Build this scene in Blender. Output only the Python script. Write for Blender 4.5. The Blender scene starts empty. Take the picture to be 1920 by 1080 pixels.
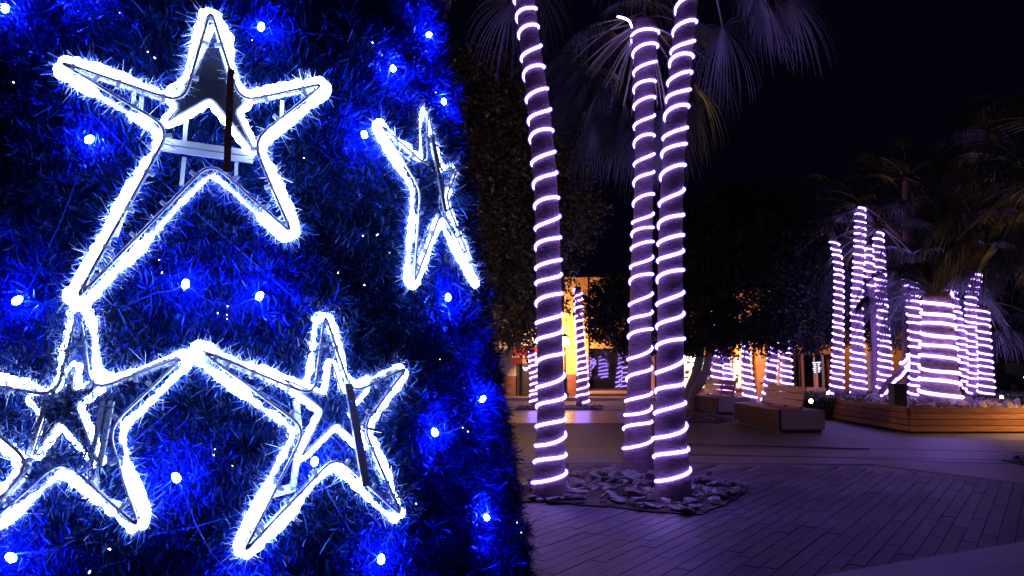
import bpy, math, random
import numpy as np
from mathutils import Vector, Matrix

rng = np.random.default_rng(7)
random.seed(7)
SC = bpy.context.scene
COL = SC.collection

# ------------------------------------------------------------------ camera, world, exposure
F = 1387.0                      # focal length in pixels of the 1920 px wide photograph
EYE = 1.5
PITCH = math.atan(140 / F)
cam_d = bpy.data.cameras.new('camera')
cam_d.sensor_width = 36.0
cam_d.lens = 36.0 * F / 1920
cam_d.clip_start = 0.05
cam_d.clip_end = 500
cam = bpy.data.objects.new('camera', cam_d)
COL.objects.link(cam)
cam.location = (0, 0, EYE)
cam.rotation_euler = (math.pi / 2 + PITCH, 0, 0)
SC.camera = cam

W = bpy.data.worlds.new('World')
SC.world = W
W.use_nodes = True
W.node_tree.nodes['Background'].inputs[0].default_value = (0.12, 0.12, 0.60, 1)
W.node_tree.nodes['Background'].inputs[1].default_value = 0.0050

SC.view_settings.view_transform = 'Standard'
SC.view_settings.look = 'None'
SC.view_settings.gamma = 1.0
SC.view_settings.exposure = 0.0
SC.view_settings.use_curve_mapping = False
cy = SC.cycles
cy.use_denoising = True
try:
    cy.denoiser = 'OPENIMAGEDENOISE'
except Exception:
    pass
cy.use_adaptive_sampling = True
cy.adaptive_threshold = 0.02
cy.max_bounces = 6
cy.diffuse_bounces = 3
cy.glossy_bounces = 3
cy.transparent_max_bounces = 12
cy.sample_clamp_indirect = 3.0
cy.sample_clamp_direct = 0.0


# ------------------------------------------------------------------ projection helpers (pixels of the photo -> places)
def ray(u, v):
    x = (u - 960) / F
    z = (540 - v) / F
    c, s = math.cos(PITCH), math.sin(PITCH)
    return (x, c - z * s, s + z * c)


def at(u, v, Y):
    d = ray(u, v)
    t = Y / d[1]
    return Vector((d[0] * t, Y, EYE + d[2] * t))


def G(u, v, z=0.0):
    d = ray(u, v)
    t = (z - EYE) / d[2]
    return Vector((d[0] * t, d[1] * t, z))


# ------------------------------------------------------------------ materials
def mat(name):
    m = bpy.data.materials.new(name)
    m.use_nodes = True
    nt = m.node_tree
    return m, nt, nt.nodes['Principled BSDF']


def N(nt, typ, **kw):
    n = nt.nodes.new(typ)
    for k, v in kw.items():
        setattr(n, k, v)
    return n


def surf(name, c1, c2=None, scale=8.0, rough=0.6, metal=0.0, bump=0.0, stretch=(1, 1, 1), detail=6, spec=0.5,
         bscale=None, rvar=0.0, per_object=0.0):
    m, nt, b = mat(name)
    b.inputs['Roughness'].default_value = rough
    b.inputs['Metallic'].default_value = metal
    b.inputs['Specular IOR Level'].default_value = spec
    tc = N(nt, 'ShaderNodeTexCoord')
    mp = N(nt, 'ShaderNodeMapping')
    mp.inputs['Scale'].default_value = stretch
    nt.links.new(tc.outputs['Object'], mp.inputs['Vector'])
    no = N(nt, 'ShaderNodeTexNoise')
    no.inputs['Scale'].default_value = scale
    no.inputs['Detail'].default_value = detail
    nt.links.new(mp.outputs[0], no.inputs['Vector'])
    cr = N(nt, 'ShaderNodeValToRGB')
    cr.color_ramp.elements[0].position = 0.3
    cr.color_ramp.elements[1].position = 0.7
    cr.color_ramp.elements[0].color = (*c1, 1)
    cr.color_ramp.elements[1].color = (*(c2 or c1), 1)
    nt.links.new(no.outputs['Fac'], cr.inputs[0])
    out = cr.outputs[0]
    if per_object:
        oi = N(nt, 'ShaderNodeObjectInfo')
        mr = N(nt, 'ShaderNodeMapRange')
        mr.inputs['To Min'].default_value = 1 - per_object
        mr.inputs['To Max'].default_value = 1 + per_object
        nt.links.new(oi.outputs['Random'], mr.inputs['Value'])
        vm = N(nt, 'ShaderNodeVectorMath', operation='SCALE')
        nt.links.new(out, vm.inputs[0])
        nt.links.new(mr.outputs[0], vm.inputs['Scale'])
        out = vm.outputs[0]
        # shift the texture per object
        ad = N(nt, 'ShaderNodeVectorMath', operation='ADD')
        sc2 = N(nt, 'ShaderNodeMath', operation='MULTIPLY')
        sc2.inputs[1].default_value = 37.0
        nt.links.new(oi.outputs['Random'], sc2.inputs[0])
        nt.links.new(tc.outputs['Object'], ad.inputs[0])
        nt.links.new(sc2.outputs[0], ad.inputs[1])
        nt.links.new(ad.outputs[0], mp.inputs['Vector'])
    nt.links.new(out, b.inputs['Base Color'])
    if rvar:
        mr = N(nt, 'ShaderNodeMapRange')
        mr.inputs['To Min'].default_value = max(0.02, rough - rvar)
        mr.inputs['To Max'].default_value = min(1, rough + rvar)
        nt.links.new(no.outputs['Fac'], mr.inputs['Value'])
        nt.links.new(mr.outputs[0], b.inputs['Roughness'])
    if bump:
        n2 = N(nt, 'ShaderNodeTexNoise')
        n2.inputs['Scale'].default_value = bscale or scale * 4
        n2.inputs['Detail'].default_value = 8
        nt.links.new(mp.outputs[0], n2.inputs['Vector'])
        bp = N(nt, 'ShaderNodeBump')
        bp.inputs['Strength'].default_value = bump
        bp.inputs['Distance'].default_value = 0.02
        nt.links.new(n2.outputs['Fac'], bp.inputs['Height'])
        nt.links.new(bp.outputs[0], b.inputs['Normal'])
    return m


def emit(name, col, strength, base=(0.5, 0.5, 0.5)):
    m, nt, b = mat(name)
    b.inputs['Base Color'].default_value = (*base, 1)
    b.inputs['Roughness'].default_value = 0.4
    b.inputs['Emission Color'].default_value = (*col, 1)
    b.inputs['Emission Strength'].default_value = strength
    return m


def leafmat(name, c1, c2, rough=0.45, spec=0.6):
    m, nt, b = mat(name)
    at_ = N(nt, 'ShaderNodeAttribute', attribute_name='tint')
    cr = N(nt, 'ShaderNodeValToRGB')
    cr.color_ramp.elements[0].color = (*c1, 1)
    cr.color_ramp.elements[1].color = (*c2, 1)
    nt.links.new(at_.outputs['Fac'], cr.inputs[0])
    nt.links.new(cr.outputs[0], b.inputs['Base Color'])
    b.inputs['Roughness'].default_value = rough
    b.inputs['Specular IOR Level'].default_value = spec
    return m


M = {}
M['pavement'] = surf('pavement_concrete', (0.13, 0.125, 0.15), (0.21, 0.20, 0.225), 0.9, 0.60, spec=0.35, bump=0.25, bscale=60, rvar=0.12)
M['slab'] = surf('pale_concrete', (0.17, 0.165, 0.19), (0.235, 0.23, 0.255), 1.5, 0.6, bump=0.25, bscale=70)
m, nt, b = mat('deck_boards')
ge = N(nt, 'ShaderNodeNewGeometry')
mp = N(nt, 'ShaderNodeMapping')
mp.vector_type = 'POINT'
mp.inputs['Rotation'].default_value = (0, 0, -math.atan2(1387, 1000))
nt.links.new(ge.outputs['Position'], mp.inputs['Vector'])
mp2 = N(nt, 'ShaderNodeMapping')
mp2.inputs['Scale'].default_value = (1.2, 14, 14)
nt.links.new(mp.outputs[0], mp2.inputs['Vector'])
n1 = N(nt, 'ShaderNodeTexNoise'); n1.inputs['Scale'].default_value = 2.5; n1.inputs['Detail'].default_value = 7
n2 = N(nt, 'ShaderNodeTexNoise'); n2.inputs['Scale'].default_value = 0.9; n2.inputs['Detail'].default_value = 4
nt.links.new(mp2.outputs[0], n1.inputs['Vector'])
nt.links.new(ge.outputs['Position'], n2.inputs['Vector'])
cr = N(nt, 'ShaderNodeValToRGB')
cr.color_ramp.elements[0].position = .25; cr.color_ramp.elements[0].color = (0.028, 0.026, 0.042, 1)
cr.color_ramp.elements[1].position = .8; cr.color_ramp.elements[1].color = (0.088, 0.080, 0.118, 1)
nt.links.new(n1.outputs['Fac'], cr.inputs[0])
oi = N(nt, 'ShaderNodeObjectInfo')
ta = N(nt, 'ShaderNodeAttribute', attribute_name='tint')
m1 = N(nt, 'ShaderNodeMath', operation='MULTIPLY'); nt.links.new(oi.outputs['Random'], m1.inputs[0]); m1.inputs[1].default_value = 1.35
m2_ = N(nt, 'ShaderNodeMath', operation='ADD'); nt.links.new(m1.outputs[0], m2_.inputs[0]); nt.links.new(ta.outputs['Fac'], m2_.inputs[1])
m3 = N(nt, 'ShaderNodeMath', operation='MULTIPLY_ADD'); nt.links.new(n2.outputs['Fac'], m3.inputs[0]); m3.inputs[1].default_value = 1.6
nt.links.new(m2_.outputs[0], m3.inputs[2])
m4_ = N(nt, 'ShaderNodeMath', operation='MULTIPLY'); nt.links.new(m3.outputs[0], m4_.inputs[0]); m4_.inputs[1].default_value = 0.52
vm = N(nt, 'ShaderNodeVectorMath', operation='SCALE'); nt.links.new(cr.outputs[0], vm.inputs[0]); nt.links.new(m4_.outputs[0], vm.inputs['Scale'])
nt.links.new(vm.outputs[0], b.inputs['Base Color'])
mr = N(nt, 'ShaderNodeMapRange'); mr.inputs['To Min'].default_value = .50; mr.inputs['To Max'].default_value = .75
b.inputs['Specular IOR Level'].default_value = .35
nt.links.new(n2.outputs['Fac'], mr.inputs['Value']); nt.links.new(mr.outputs[0], b.inputs['Roughness'])
bp = N(nt, 'ShaderNodeBump'); bp.inputs['Strength'].default_value = .35; bp.inputs['Distance'].default_value = .006
nt.links.new(n1.outputs['Fac'], bp.inputs['Height']); nt.links.new(bp.outputs[0], b.inputs['Normal'])
M['deck'] = m
M['trunk'] = surf('palm_trunk_bark', (0.13, 0.08, 0.10), (0.32, 0.21, 0.23), 9.0, 0.8, bump=1.0, bscale=22,
                  stretch=(1, 1, 7))
M['trunk_rough'] = surf('date_palm_bark', (0.16, 0.11, 0.10), (0.52, 0.38, 0.32), 7.0, 0.8, bump=1.0, bscale=12,
                        stretch=(1, 1, 2.5))
M['grey_bark'] = surf('smooth_grey_bark', (0.22, 0.22, 0.24), (0.36, 0.35, 0.36), 5.0, 0.7, bump=0.6, bscale=12, stretch=(1, 1, 3))
M['frond'] = leafmat('palm_frond', (0.009, 0.016, 0.013), (0.032, 0.046, 0.034))
M['petiole'] = surf('palm_petiole', (0.10, 0.12, 0.06), (0.18, 0.19, 0.10), 5, 0.5)
M['leaf'] = leafmat('ficus_leaves', (0.008, 0.013, 0.010), (0.035, 0.048, 0.036), rough=0.5, spec=0.2)
M['leaf_pale'] = leafmat('lightened_leaves', (0.03, 0.045, 0.045), (0.30, 0.34, 0.34), rough=0.35)  # paler, bluish leaf copy: light on the tall tree put into colour
M['hedge'] = leafmat('hedge_leaves', (0.02, 0.045, 0.02), (0.06, 0.12, 0.04))
M['core'] = surf('tree_core_netting', (0.004, 0.006, 0.02), (0.006, 0.010, 0.03), 20, 0.8)
M['rod'] = surf('galvanised_rod', (0.50, 0.47, 0.55), (0.66, 0.62, 0.70), 30, 0.4)
M['rod_dark'] = surf('rusty_bar', (0.34, 0.22, 0.24), (0.5, 0.34, 0.34), 30, 0.6)
M['bar'] = surf('white_painted_bar', (0.62, 0.62, 0.66), (0.74, 0.74, 0.76), 8, 0.5)
M['blackplate'] = surf('black_plate', (0.010, 0.010, 0.018), (0.014, 0.014, 0.024), 20, 0.8, spec=0.1)
M['cable'] = surf('blue_cable', (0.02, 0.05, 0.5), (0.02, 0.07, 0.6), 20, 0.4)
M['stone'] = surf('slate_stone', (0.045, 0.045, 0.055), (0.17, 0.165, 0.18), 7, 0.38, bump=0.8, bscale=20, per_object=0.45)
M['stone_pale'] = surf('pale_fieldstone', (0.25, 0.2, 0.17), (0.5, 0.43, 0.36), 6, 0.7, bump=0.8, bscale=20, per_object=0.3)
M['soil'] = surf('dark_soil', (0.02, 0.018, 0.018), (0.05, 0.042, 0.04), 12, 0.9, bump=0.8)
M['concrete'] = surf('bench_concrete', (0.26, 0.25, 0.27), (0.33, 0.32, 0.33), 14, 0.7, bump=0.3, bscale=90)
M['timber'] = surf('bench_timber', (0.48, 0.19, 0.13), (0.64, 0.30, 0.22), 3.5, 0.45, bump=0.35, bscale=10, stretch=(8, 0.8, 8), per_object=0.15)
M['timber_dark'] = surf('shaded_timber', (0.08, 0.045, 0.05), (0.15, 0.085, 0.09), 3.5, 0.85, spec=0.15, bump=0.35, bscale=10, stretch=(8, 0.8, 8), per_object=0.15)  # bench timber darkened: shade on the front boards put into colour
M['timber_h'] = surf('planter_timber', (0.30, 0.14, 0.08), (0.48, 0.25, 0.15), 3.5, 0.75, spec=0.25, bump=0.35, bscale=10, stretch=(0.8, 8, 8), per_object=0.12)
M['steel'] = surf('dark_steel', (0.02, 0.02, 0.025), (0.03, 0.03, 0.04), 10, 0.5)
M['iron'] = surf('black_cast_iron', (0.02, 0.018, 0.018), (0.035, 0.03, 0.03), 10, 0.45)
M['pale_wall'] = surf('pale_render_wall', (0.48, 0.46, 0.47), (0.58, 0.55, 0.55), 2.5, 0.8, bump=0.3)
M['plinth'] = surf('brown_plinth', (0.18, 0.09, 0.07), (0.25, 0.13, 0.10), 3, 0.7, bump=0.3)
M['yellow_wall'] = surf('cream_yellow_wall', (0.62, 0.42, 0.17), (0.74, 0.52, 0.24), 2.0, 0.8, bump=0.3)
M['ochre_dark'] = surf('dark_ochre_wall', (0.26, 0.13, 0.05), (0.36, 0.19, 0.07), 2.0, 0.8, bump=0.3)
M['orange_wall'] = surf('ochre_wall', (0.42, 0.22, 0.08), (0.58, 0.33, 0.12), 2.0, 0.8, bump=0.3)
M['pink_trim'] = surf('pink_stone_trim', (0.48, 0.32, 0.28), (0.58, 0.40, 0.36), 4, 0.7)
M['maroon'] = surf('maroon_wall', (0.20, 0.08, 0.09), (0.28, 0.12, 0.12), 3, 0.75)
M['dark_room'] = surf('dark_interior', (0.012, 0.010, 0.022), (0.02, 0.016, 0.03), 3, 0.8)
M['door'] = surf('dark_door', (0.035, 0.03, 0.05), (0.05, 0.045, 0.07), 3, 0.5)
M['grey_wall'] = surf('grey_block_wall', (0.30, 0.28, 0.32), (0.36, 0.34, 0.37), 20, 0.8, bump=0.3)
M['awning'] = surf('red_awning_canvas', (0.22, 0.012, 0.03), (0.28, 0.018, 0.045), 4, 0.8)
M['white'] = surf('white_paint', (0.75, 0.74, 0.74), (0.8, 0.79, 0.79), 4, 0.6)
M['carpaint'] = surf('silver_blue_car_paint', (0.30, 0.33, 0.45), (0.32, 0.35, 0.47), 2, 0.25, metal=0.5)
M['rubber'] = surf('black_rubber', (0.015, 0.015, 0.015), (0.02, 0.02, 0.02), 8, 0.8)
M['jacket'] = surf('green_jacket_cloth', (0.08, 0.38, 0.10), (0.10, 0.45, 0.14), 10, 0.8)
M['trousers'] = surf('black_trouser_cloth', (0.012, 0.012, 0.014), (0.02, 0.02, 0.022), 10, 0.8)
M['wood_plate'] = surf('brown_plywood_plate', (0.15, 0.10, 0.10), (0.21, 0.14, 0.13), 6, 0.7)

m, nt, b = mat('window_glass')
b.inputs['Base Color'].default_value = (0.01, 0.01, 0.016, 1)
b.inputs['Roughness'].default_value = 0.03
b.inputs['IOR'].default_value = 1.9
b.inputs['Specular IOR Level'].default_value = 1.0
M['glass'] = m

ROPE_COL = (0.34, 0.20, 1.0)
M['rope'] = emit('violet_white_led', ROPE_COL, 25.0)
M['rope_far'] = emit('violet_white_led_far', ROPE_COL, 13.0)
M['star_led'] = emit('cold_white_led', (0.40, 0.57, 1.0), 26.0)
M['blue_led'] = emit('blue_flash_led', (0.008, 0.018, 1.0), 3000.0)
M['white_led'] = emit('small_white_led', (0.6, 0.7, 1.0), 14.0)
M['warm_lamp'] = emit('warm_lantern_globe', (1.0, 0.55, 0.16), 30.0)
M['warm_spot'] = emit('warm_spot_lens', (1.0, 0.62, 0.34), 30.0)
M['neon'] = emit('blue_white_neon', (0.5, 0.65, 1.0), 5.0)

# glow painted round the near rope lights: clear shells with faint emission
m = bpy.data.materials.new('rope_halo')
m.use_nodes = True
nt = m.node_tree
nt.nodes.clear()
o = N(nt, 'ShaderNodeOutputMaterial')
mx = N(nt, 'ShaderNodeAddShader')
tr = N(nt, 'ShaderNodeBsdfTransparent')
em = N(nt, 'ShaderNodeEmission')
em.inputs[0].default_value = (0.20, 0.12, 1.0, 1)
em.inputs[1].default_value = 0.30
nt.links.new(tr.outputs[0], mx.inputs[0])
nt.links.new(em.outputs[0], mx.inputs[1])
nt.links.new(mx.outputs[0], o.inputs[0])
M['halo'] = m

m = bpy.data.materials.new('clear_plastic_clip')
m.use_nodes = True
nt = m.node_tree
nt.nodes.clear()
o = N(nt, 'ShaderNodeOutputMaterial')
tl = N(nt, 'ShaderNodeBsdfTranslucent'); tl.inputs[0].default_value = (.85, .85, .9, 1)
df = N(nt, 'ShaderNodeBsdfDiffuse'); df.inputs[0].default_value = (.8, .8, .85, 1)
mx = N(nt, 'ShaderNodeMixShader'); mx.inputs[0].default_value = .35
nt.links.new(tl.outputs[0], mx.inputs[1]); nt.links.new(df.outputs[0], mx.inputs[2]); nt.links.new(mx.outputs[0], o.inputs[0])
M['clip'] = m
# tinsel foil
m, nt, b = mat('blue_tinsel_foil')
at_ = N(nt, 'ShaderNodeAttribute', attribute_name='tint')
cr = N(nt, 'ShaderNodeValToRGB')
e = cr.color_ramp.elements
e[0].color = (0.0006, 0.004, 0.04, 1)
e[1].color = (0.06, 0.20, 0.66, 1)
x = e.new(0.55)
x.color = (0.001, 0.011, 0.085, 1)
x = e.new(0.90)
x.color = (0.004, 0.045, 0.38, 1)
nt.links.new(at_.outputs['Fac'], cr.inputs[0])
nt.links.new(cr.outputs[0], b.inputs['Base Color'])
b.inputs['Metallic'].default_value = 0.45
b.inputs['Roughness'].default_value = 0.32
b.inputs['Specular IOR Level'].default_value = 0.28
M['tinsel'] = m
m, nt, b = mat('white_tinsel_foil')
b.inputs['Base Color'].default_value = (0.62, 0.68, 0.85, 1)
b.inputs['Metallic'].default_value = 0.2
b.inputs['Roughness'].default_value = 0.35
M['white_tinsel'] = m

# printed shop display
m, nt, b = mat('shop_window_print')
tc = N(nt, 'ShaderNodeTexCoord')
vo = N(nt, 'ShaderNodeTexVoronoi')
vo.inputs['Scale'].default_value = 3.2
no = N(nt, 'ShaderNodeTexNoise')
no.inputs['Scale'].default_value = 4.5
no.inputs['Detail'].default_value = 4
nt.links.new(tc.outputs['Object'], vo.inputs['Vector'])
nt.links.new(tc.outputs['Object'], no.inputs['Vector'])
cr = N(nt, 'ShaderNodeValToRGB')
cr.color_ramp.interpolation = 'CONSTANT'
e = cr.color_ramp.elements
e[0].color = (0.03, 0.03, 0.03, 1)
e[1].position = 0.43
e[1].color = (0.86, 0.88, 0.74, 1)
x = e.new(0.58)
x.color = (0.90, 0.80, 0.25, 1)
x = e.new(0.62)
x.color = (0.9, 0.92, 0.82, 1)
x = e.new(0.66)
x.color = (0.15, 0.15, 0.16, 1)
x = e.new(0.70)
x.color = (0.88, 0.9, 0.8, 1)
nt.links.new(no.outputs['Fac'], cr.inputs[0])
nt.links.new(cr.outputs[0], b.inputs['Base Color'])
nt.links.new(cr.outputs[0], b.inputs['Emission Color'])
b.inputs['Emission Strength'].default_value = 0.75
M['print'] = m


# ------------------------------------------------------------------ mesh builder
class MB:
    def __init__(s):
        s.v = []
        s.f = []
        s.n = 0
        s.tint = []

    def add(s, V, Fs, tint=None):
        V = np.asarray(V, float)
        s.v.append(V)
        s.f.extend([[i + s.n for i in f] for f in Fs])
        s.n += len(V)
        s.tint.append(np.full(len(V), 0.5 if tint is None else tint))

    def box(s, x0, x1, y0, y1, z0, z1):
        V = [(x0, y0, z0), (x1, y0, z0), (x1, y1, z0), (x0, y1, z0), (x0, y0, z1), (x1, y0, z1), (x1, y1, z1), (x0, y1, z1)]
        s.add(V, [(3, 2, 1, 0), (4, 5, 6, 7), (0, 1, 5, 4), (1, 2, 6, 5), (2, 3, 7, 6), (3, 0, 4, 7)])
        return s

    def bar(s, a, b, w, h, up=(0, 0, 1)):
        a = Vector(a); b = Vector(b)
        d = (b - a).normalized()
        sd = d.cross(Vector(up)).normalized()
        u = sd.cross(d)
        V = []
        for p in (a, b):
            for q in ((-1, -1), (1, -1), (1, 1), (-1, 1)):
                V.append(p + sd * q[0] * w / 2 + u * q[1] * h / 2)
        s.add(V, [(0, 3, 2, 1), (4, 5, 6, 7), (0, 1, 5, 4), (1, 2, 6, 5), (2, 3, 7, 6), (3, 0, 4, 7)])
        return s

    def tube(s, P, r, seg=8, closed=False, caps=True):
        P = np.asarray(P, float)
        n = len(P)
        r = np.broadcast_to(np.asarray(r, float), (n,))
        if closed:
            T = np.roll(P, -1, 0) - np.roll(P, 1, 0)
        else:
            T = np.gradient(P, axis=0)
        T /= np.linalg.norm(T, axis=1)[:, None] + 1e-9
        # parallel transport frame
        u = np.cross(T[0], (0, 0, 1.0))
        if np.linalg.norm(u) < 0.2:
            u = np.cross(T[0], (0, 1.0, 0))
        u /= np.linalg.norm(u)
        U = np.zeros_like(P)
        for i in range(n):
            u = u - T[i] * (u @ T[i])
            u /= np.linalg.norm(u) + 1e-9
            U[i] = u
        B = np.cross(T, U)
        a = np.linspace(0, 2 * math.pi, seg, endpoint=False)
        V = P[:, None] + r[:, None, None] * (np.cos(a)[None, :, None] * U[:, None] + np.sin(a)[None, :, None] * B[:, None])
        V = V.reshape(-1, 3)
        Fs = []
        for i in range(n if closed else n - 1):
            j = (i + 1) % n
            for k in range(seg):
                l = (k + 1) % seg
                Fs.append((i * seg + k, i * seg + l, j * seg + l, j * seg + k))
        if caps and not closed:
            Fs.append(tuple(range(seg - 1, -1, -1)))
            Fs.append(tuple((n - 1) * seg + k for k in range(seg)))
        s.add(V, Fs)
        return s

    def lathe(s, prof, c=(0, 0, 0), seg=16):
        V = []
        for (r, z) in prof:
            for k in range(seg):
                a = 2 * math.pi * k / seg
                V.append((c[0] + r * math.cos(a), c[1] + r * math.sin(a), c[2] + z))
        Fs = []
        for i in range(len(prof) - 1):
            for k in range(seg):
                l = (k + 1) % seg
                Fs.append((i * seg + k, i * seg + l, (i + 1) * seg + l, (i + 1) * seg + k))
        Fs.append(tuple(range(seg - 1, -1, -1)))
        Fs.append(tuple((len(prof) - 1) * seg + k for k in range(seg)))
        s.add(V, Fs)
        return s

    def quads(s, V4, tint=None):           # V4: (n,4,3)
        V4 = np.asarray(V4, float)
        n = len(V4)
        s.v.append(V4.reshape(-1, 3))
        s.f.append(('Q', s.n, n))
        s.n += 4 * n
        s.tint.append(np.repeat(np.full(n, 0.5) if tint is None else tint, 4))

    def prism(s, poly, z0, z1):
        n = len(poly)
        V = [(p[0], p[1], z0) for p in poly] + [(p[0], p[1], z1) for p in poly]
        s.add(V, [tuple(range(n - 1, -1, -1)), tuple(range(n, 2 * n))] + [(i, (i + 1) % n, n + (i + 1) % n, n + i) for i in range(n)])
        return s

    def mesh(s, name, material, smooth=False, bevel=0):
        V = np.concatenate(s.v)
        lo = []
        tot = []
        for f in s.f:
            if isinstance(f, tuple) and f and f[0] == 'Q':
                lo.append(np.arange(f[1], f[1] + 4 * f[2]))
                tot.append(np.full(f[2], 4))
            else:
                lo.append(np.asarray(f))
                tot.append(np.array([len(f)]))
        lo = np.concatenate(lo).astype(np.int32)
        tot = np.concatenate(tot).astype(np.int32)
        me = bpy.data.meshes.new(name)
        me.vertices.add(len(V))
        me.vertices.foreach_set('co', V.astype(np.float32).ravel())
        me.loops.add(len(lo))
        me.loops.foreach_set('vertex_index', lo)
        me.polygons.add(len(tot))
        st = np.concatenate([[0], np.cumsum(tot)[:-1]]).astype(np.int32)
        me.polygons.foreach_set('loop_start', st)
        me.polygons.foreach_set('loop_total', tot)
        me.polygons.foreach_set('use_smooth', np.full(len(tot), bool(smooth)))
        a = me.attributes.new('tint', 'FLOAT', 'POINT')
        a.data.foreach_set('value', np.concatenate(s.tint).astype(np.float32))
        me.update(calc_edges=True)
        me.materials.append(material)
        return me

    def build(s, name, material, parent=None, smooth=False, loc=None, bevel=0):
        o = bpy.data.objects.new(name, s.mesh(name, material, smooth))
        COL.objects.link(o)
        if parent is not None:
            o.parent = parent
        if loc is not None:
            o.location = loc
        if bevel:
            md = o.modifiers.new('bevel', 'BEVEL')
            md.width = bevel
            md.segments = 2
            md.limit_method = 'ANGLE'
        return o


def tag(o, label=None, cat=None, group=None, kind=None):
    if label: o['label'] = label
    if cat: o['category'] = cat
    if group: o['group'] = group
    if kind: o['kind'] = kind
    return o


def empty(name, loc=(0, 0, 0), rz=0.0):
    o = bpy.data.objects.new(name, None)
    COL.objects.link(o)
    o.location = loc
    o.rotation_euler = (0, 0, rz)
    return o


def inst(name, me, parent=None, loc=(0, 0, 0), rot=(0, 0, 0), scale=(1, 1, 1)):
    o = bpy.data.objects.new(name, me)
    COL.objects.link(o)
    o.parent = parent
    o.location = loc
    o.rotation_euler = rot
    o.scale = scale
    return o


def spline(P, n):
    P = np.asarray(P, float)
    m_ = len(P)
    t = np.linspace(0, m_ - 1, n)
    out = []
    for x in t:
        i = min(int(x), m_ - 2)
        f = x - i
        p0 = P[max(i - 1, 0)]; p1 = P[i]; p2 = P[i + 1]; p3 = P[min(i + 2, m_ - 1)]
        out.append(0.5 * ((2 * p1) + (-p0 + p2) * f + (2 * p0 - 5 * p1 + 4 * p2 - p3) * f * f + (-p0 + 3 * p1 - 3 * p2 + p3) * f ** 3))
    return np.array(out)


# ------------------------------------------------------------------ ground
g = MB()
g.add([(-90, -30, -0.012), (120, -30, -0.012), (120, 160, -0.012), (-90, 160, -0.012)], [(0, 1, 2, 3)])
tag(g.build('pavement', M['pavement']), kind='structure', label='wide concrete square lit violet by the light-wrapped palms')

# boards of the square in the foreground, running towards the right-hand distance
DA = math.atan2(1387, 1000)            # direction of the joints
dv = Vector((math.cos(DA), math.sin(DA), 0))
pv = Vector((dv.y, -dv.x, 0))
deck = tag(empty('deck'), kind='structure', label='dark plank paving of the foreground')
bm = MB()
bm.box(-0.5, 0.5, -0.5, 0.5, -0.03, 0.0)
board_me = bm.mesh('plank', M['deck'])
boards = []
bw = 0.125
for i in range(-52, 58):
    c0 = i * bw
    s0 = -8 + rng.uniform(0, 1.5)
    while s0 < 22:
        L = rng.choice([0.42, 0.6, 0.8, 1.1])
        mid = pv * c0 + dv * (s0 + L / 2)
        s0 += L
        if mid.y < 2.6 or mid.y > 11.6:
            continue
        x_edge = (mid.x - 0.05)
        # region in view: right of the christmas tree, in front of the concrete strip
        if mid.x < -2.5 or mid.x > 9.5:
            continue
        if mid.x / mid.y > 0.85:
            continue
        far = 10.9 - 0.42 * max(0, mid.x - 4.4) - 0.0 * mid.x
        if mid.y > far:
            continue
        boards.append((mid.length, mid, L))
boards.sort(key=lambda q: q[0])
# the nearest boards are single objects, the rest one mass
vis = [q for q in boards if -0.05 < (q[1].x) / q[1].y < 0.75 and q[1].y > 3.7]
single = vis[:300]
sid = set(id(q) for q in single)
rest = MB()
for q in boards:
    mid, L = q[1], q[2]
    dz = rng.uniform(-0.004, 0.0)
    if id(q) in sid:
        inst('plank', board_me, deck, (mid.x, mid.y, dz), (rng.normal(0, .002), 0, DA), (L - 0.008, bw - 0.007, 1))
    else:
        a = mid - dv * (L / 2 - 0.006)
        b_ = mid + dv * (L / 2 - 0.006)
        rest.bar(a + Vector((0, 0, -0.015 + dz)), b_ + Vector((0, 0, -0.015 + dz)), bw - 0.007, 0.03)
        rest.tint[-1][:] = rng.uniform(0.1, 1.25)
tag(rest.build('planks', M['deck'], deck), kind='stuff')

# pale concrete slab across the lower right
w = MB()
pa = [G(1400, 1110), G(1535, 1082), G(1720, 1050), G(1925, 1016), G(2200, 975), G(2600, 1300), G(1500, 1500)]
w.prism([(p.x, p.y) for p in pa][::-1], -0.02, 0.008)
tag(w.build('concrete_apron', M['slab']), kind='structure', label='pale concrete slab edge in the near right corner')
# smoother strip of concrete beyond the planks
st = MB()
pp = [G(880, 868), G(1300, 868), G(1640, 871), G(1810, 893), G(2150, 935), G(2150, 855), G(1300, 840), G(880, 838)]
st.prism([(p.x, p.y) for p in pp], -0.02, 0.005)
tag(st.build('concrete_strip', M['slab']), kind='structure', label='smooth concrete strip behind the plank paving')
db = MB()
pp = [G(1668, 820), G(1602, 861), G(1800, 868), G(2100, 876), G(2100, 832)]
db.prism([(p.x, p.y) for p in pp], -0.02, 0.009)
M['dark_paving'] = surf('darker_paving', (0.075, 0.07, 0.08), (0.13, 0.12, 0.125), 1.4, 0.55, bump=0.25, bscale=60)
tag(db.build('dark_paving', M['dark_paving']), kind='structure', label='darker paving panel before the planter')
for (va, vb) in ((833, 853), (854, 867)):  # thin dark strips laid down as painted shadow stripes
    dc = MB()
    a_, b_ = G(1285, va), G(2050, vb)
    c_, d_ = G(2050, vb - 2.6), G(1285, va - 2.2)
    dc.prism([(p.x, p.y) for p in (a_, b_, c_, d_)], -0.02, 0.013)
    tag(dc.build('shadow_stripe', M['dark_paving']), kind='structure', label='narrow dark strip standing in for a shadow across the square')
# polished strip that mirrors the lit wall
M['polished'] = surf('polished_paving', (0.20, 0.19, 0.19), (0.26, 0.25, 0.24), 1.2, 0.28, bump=0.10, bscale=30)
st = MB()
a, b_ = G(700, 793), G(1250, 793)
c, d = G(1250, 771), G(700, 771)
st.prism([(p.x, p.y) for p in (a, b_, c, d)], -0.02, -0.004)
tag(st.build('polished_path', M['polished']), kind='structure', label='polished paving strip shining with warm lamp light')

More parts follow.
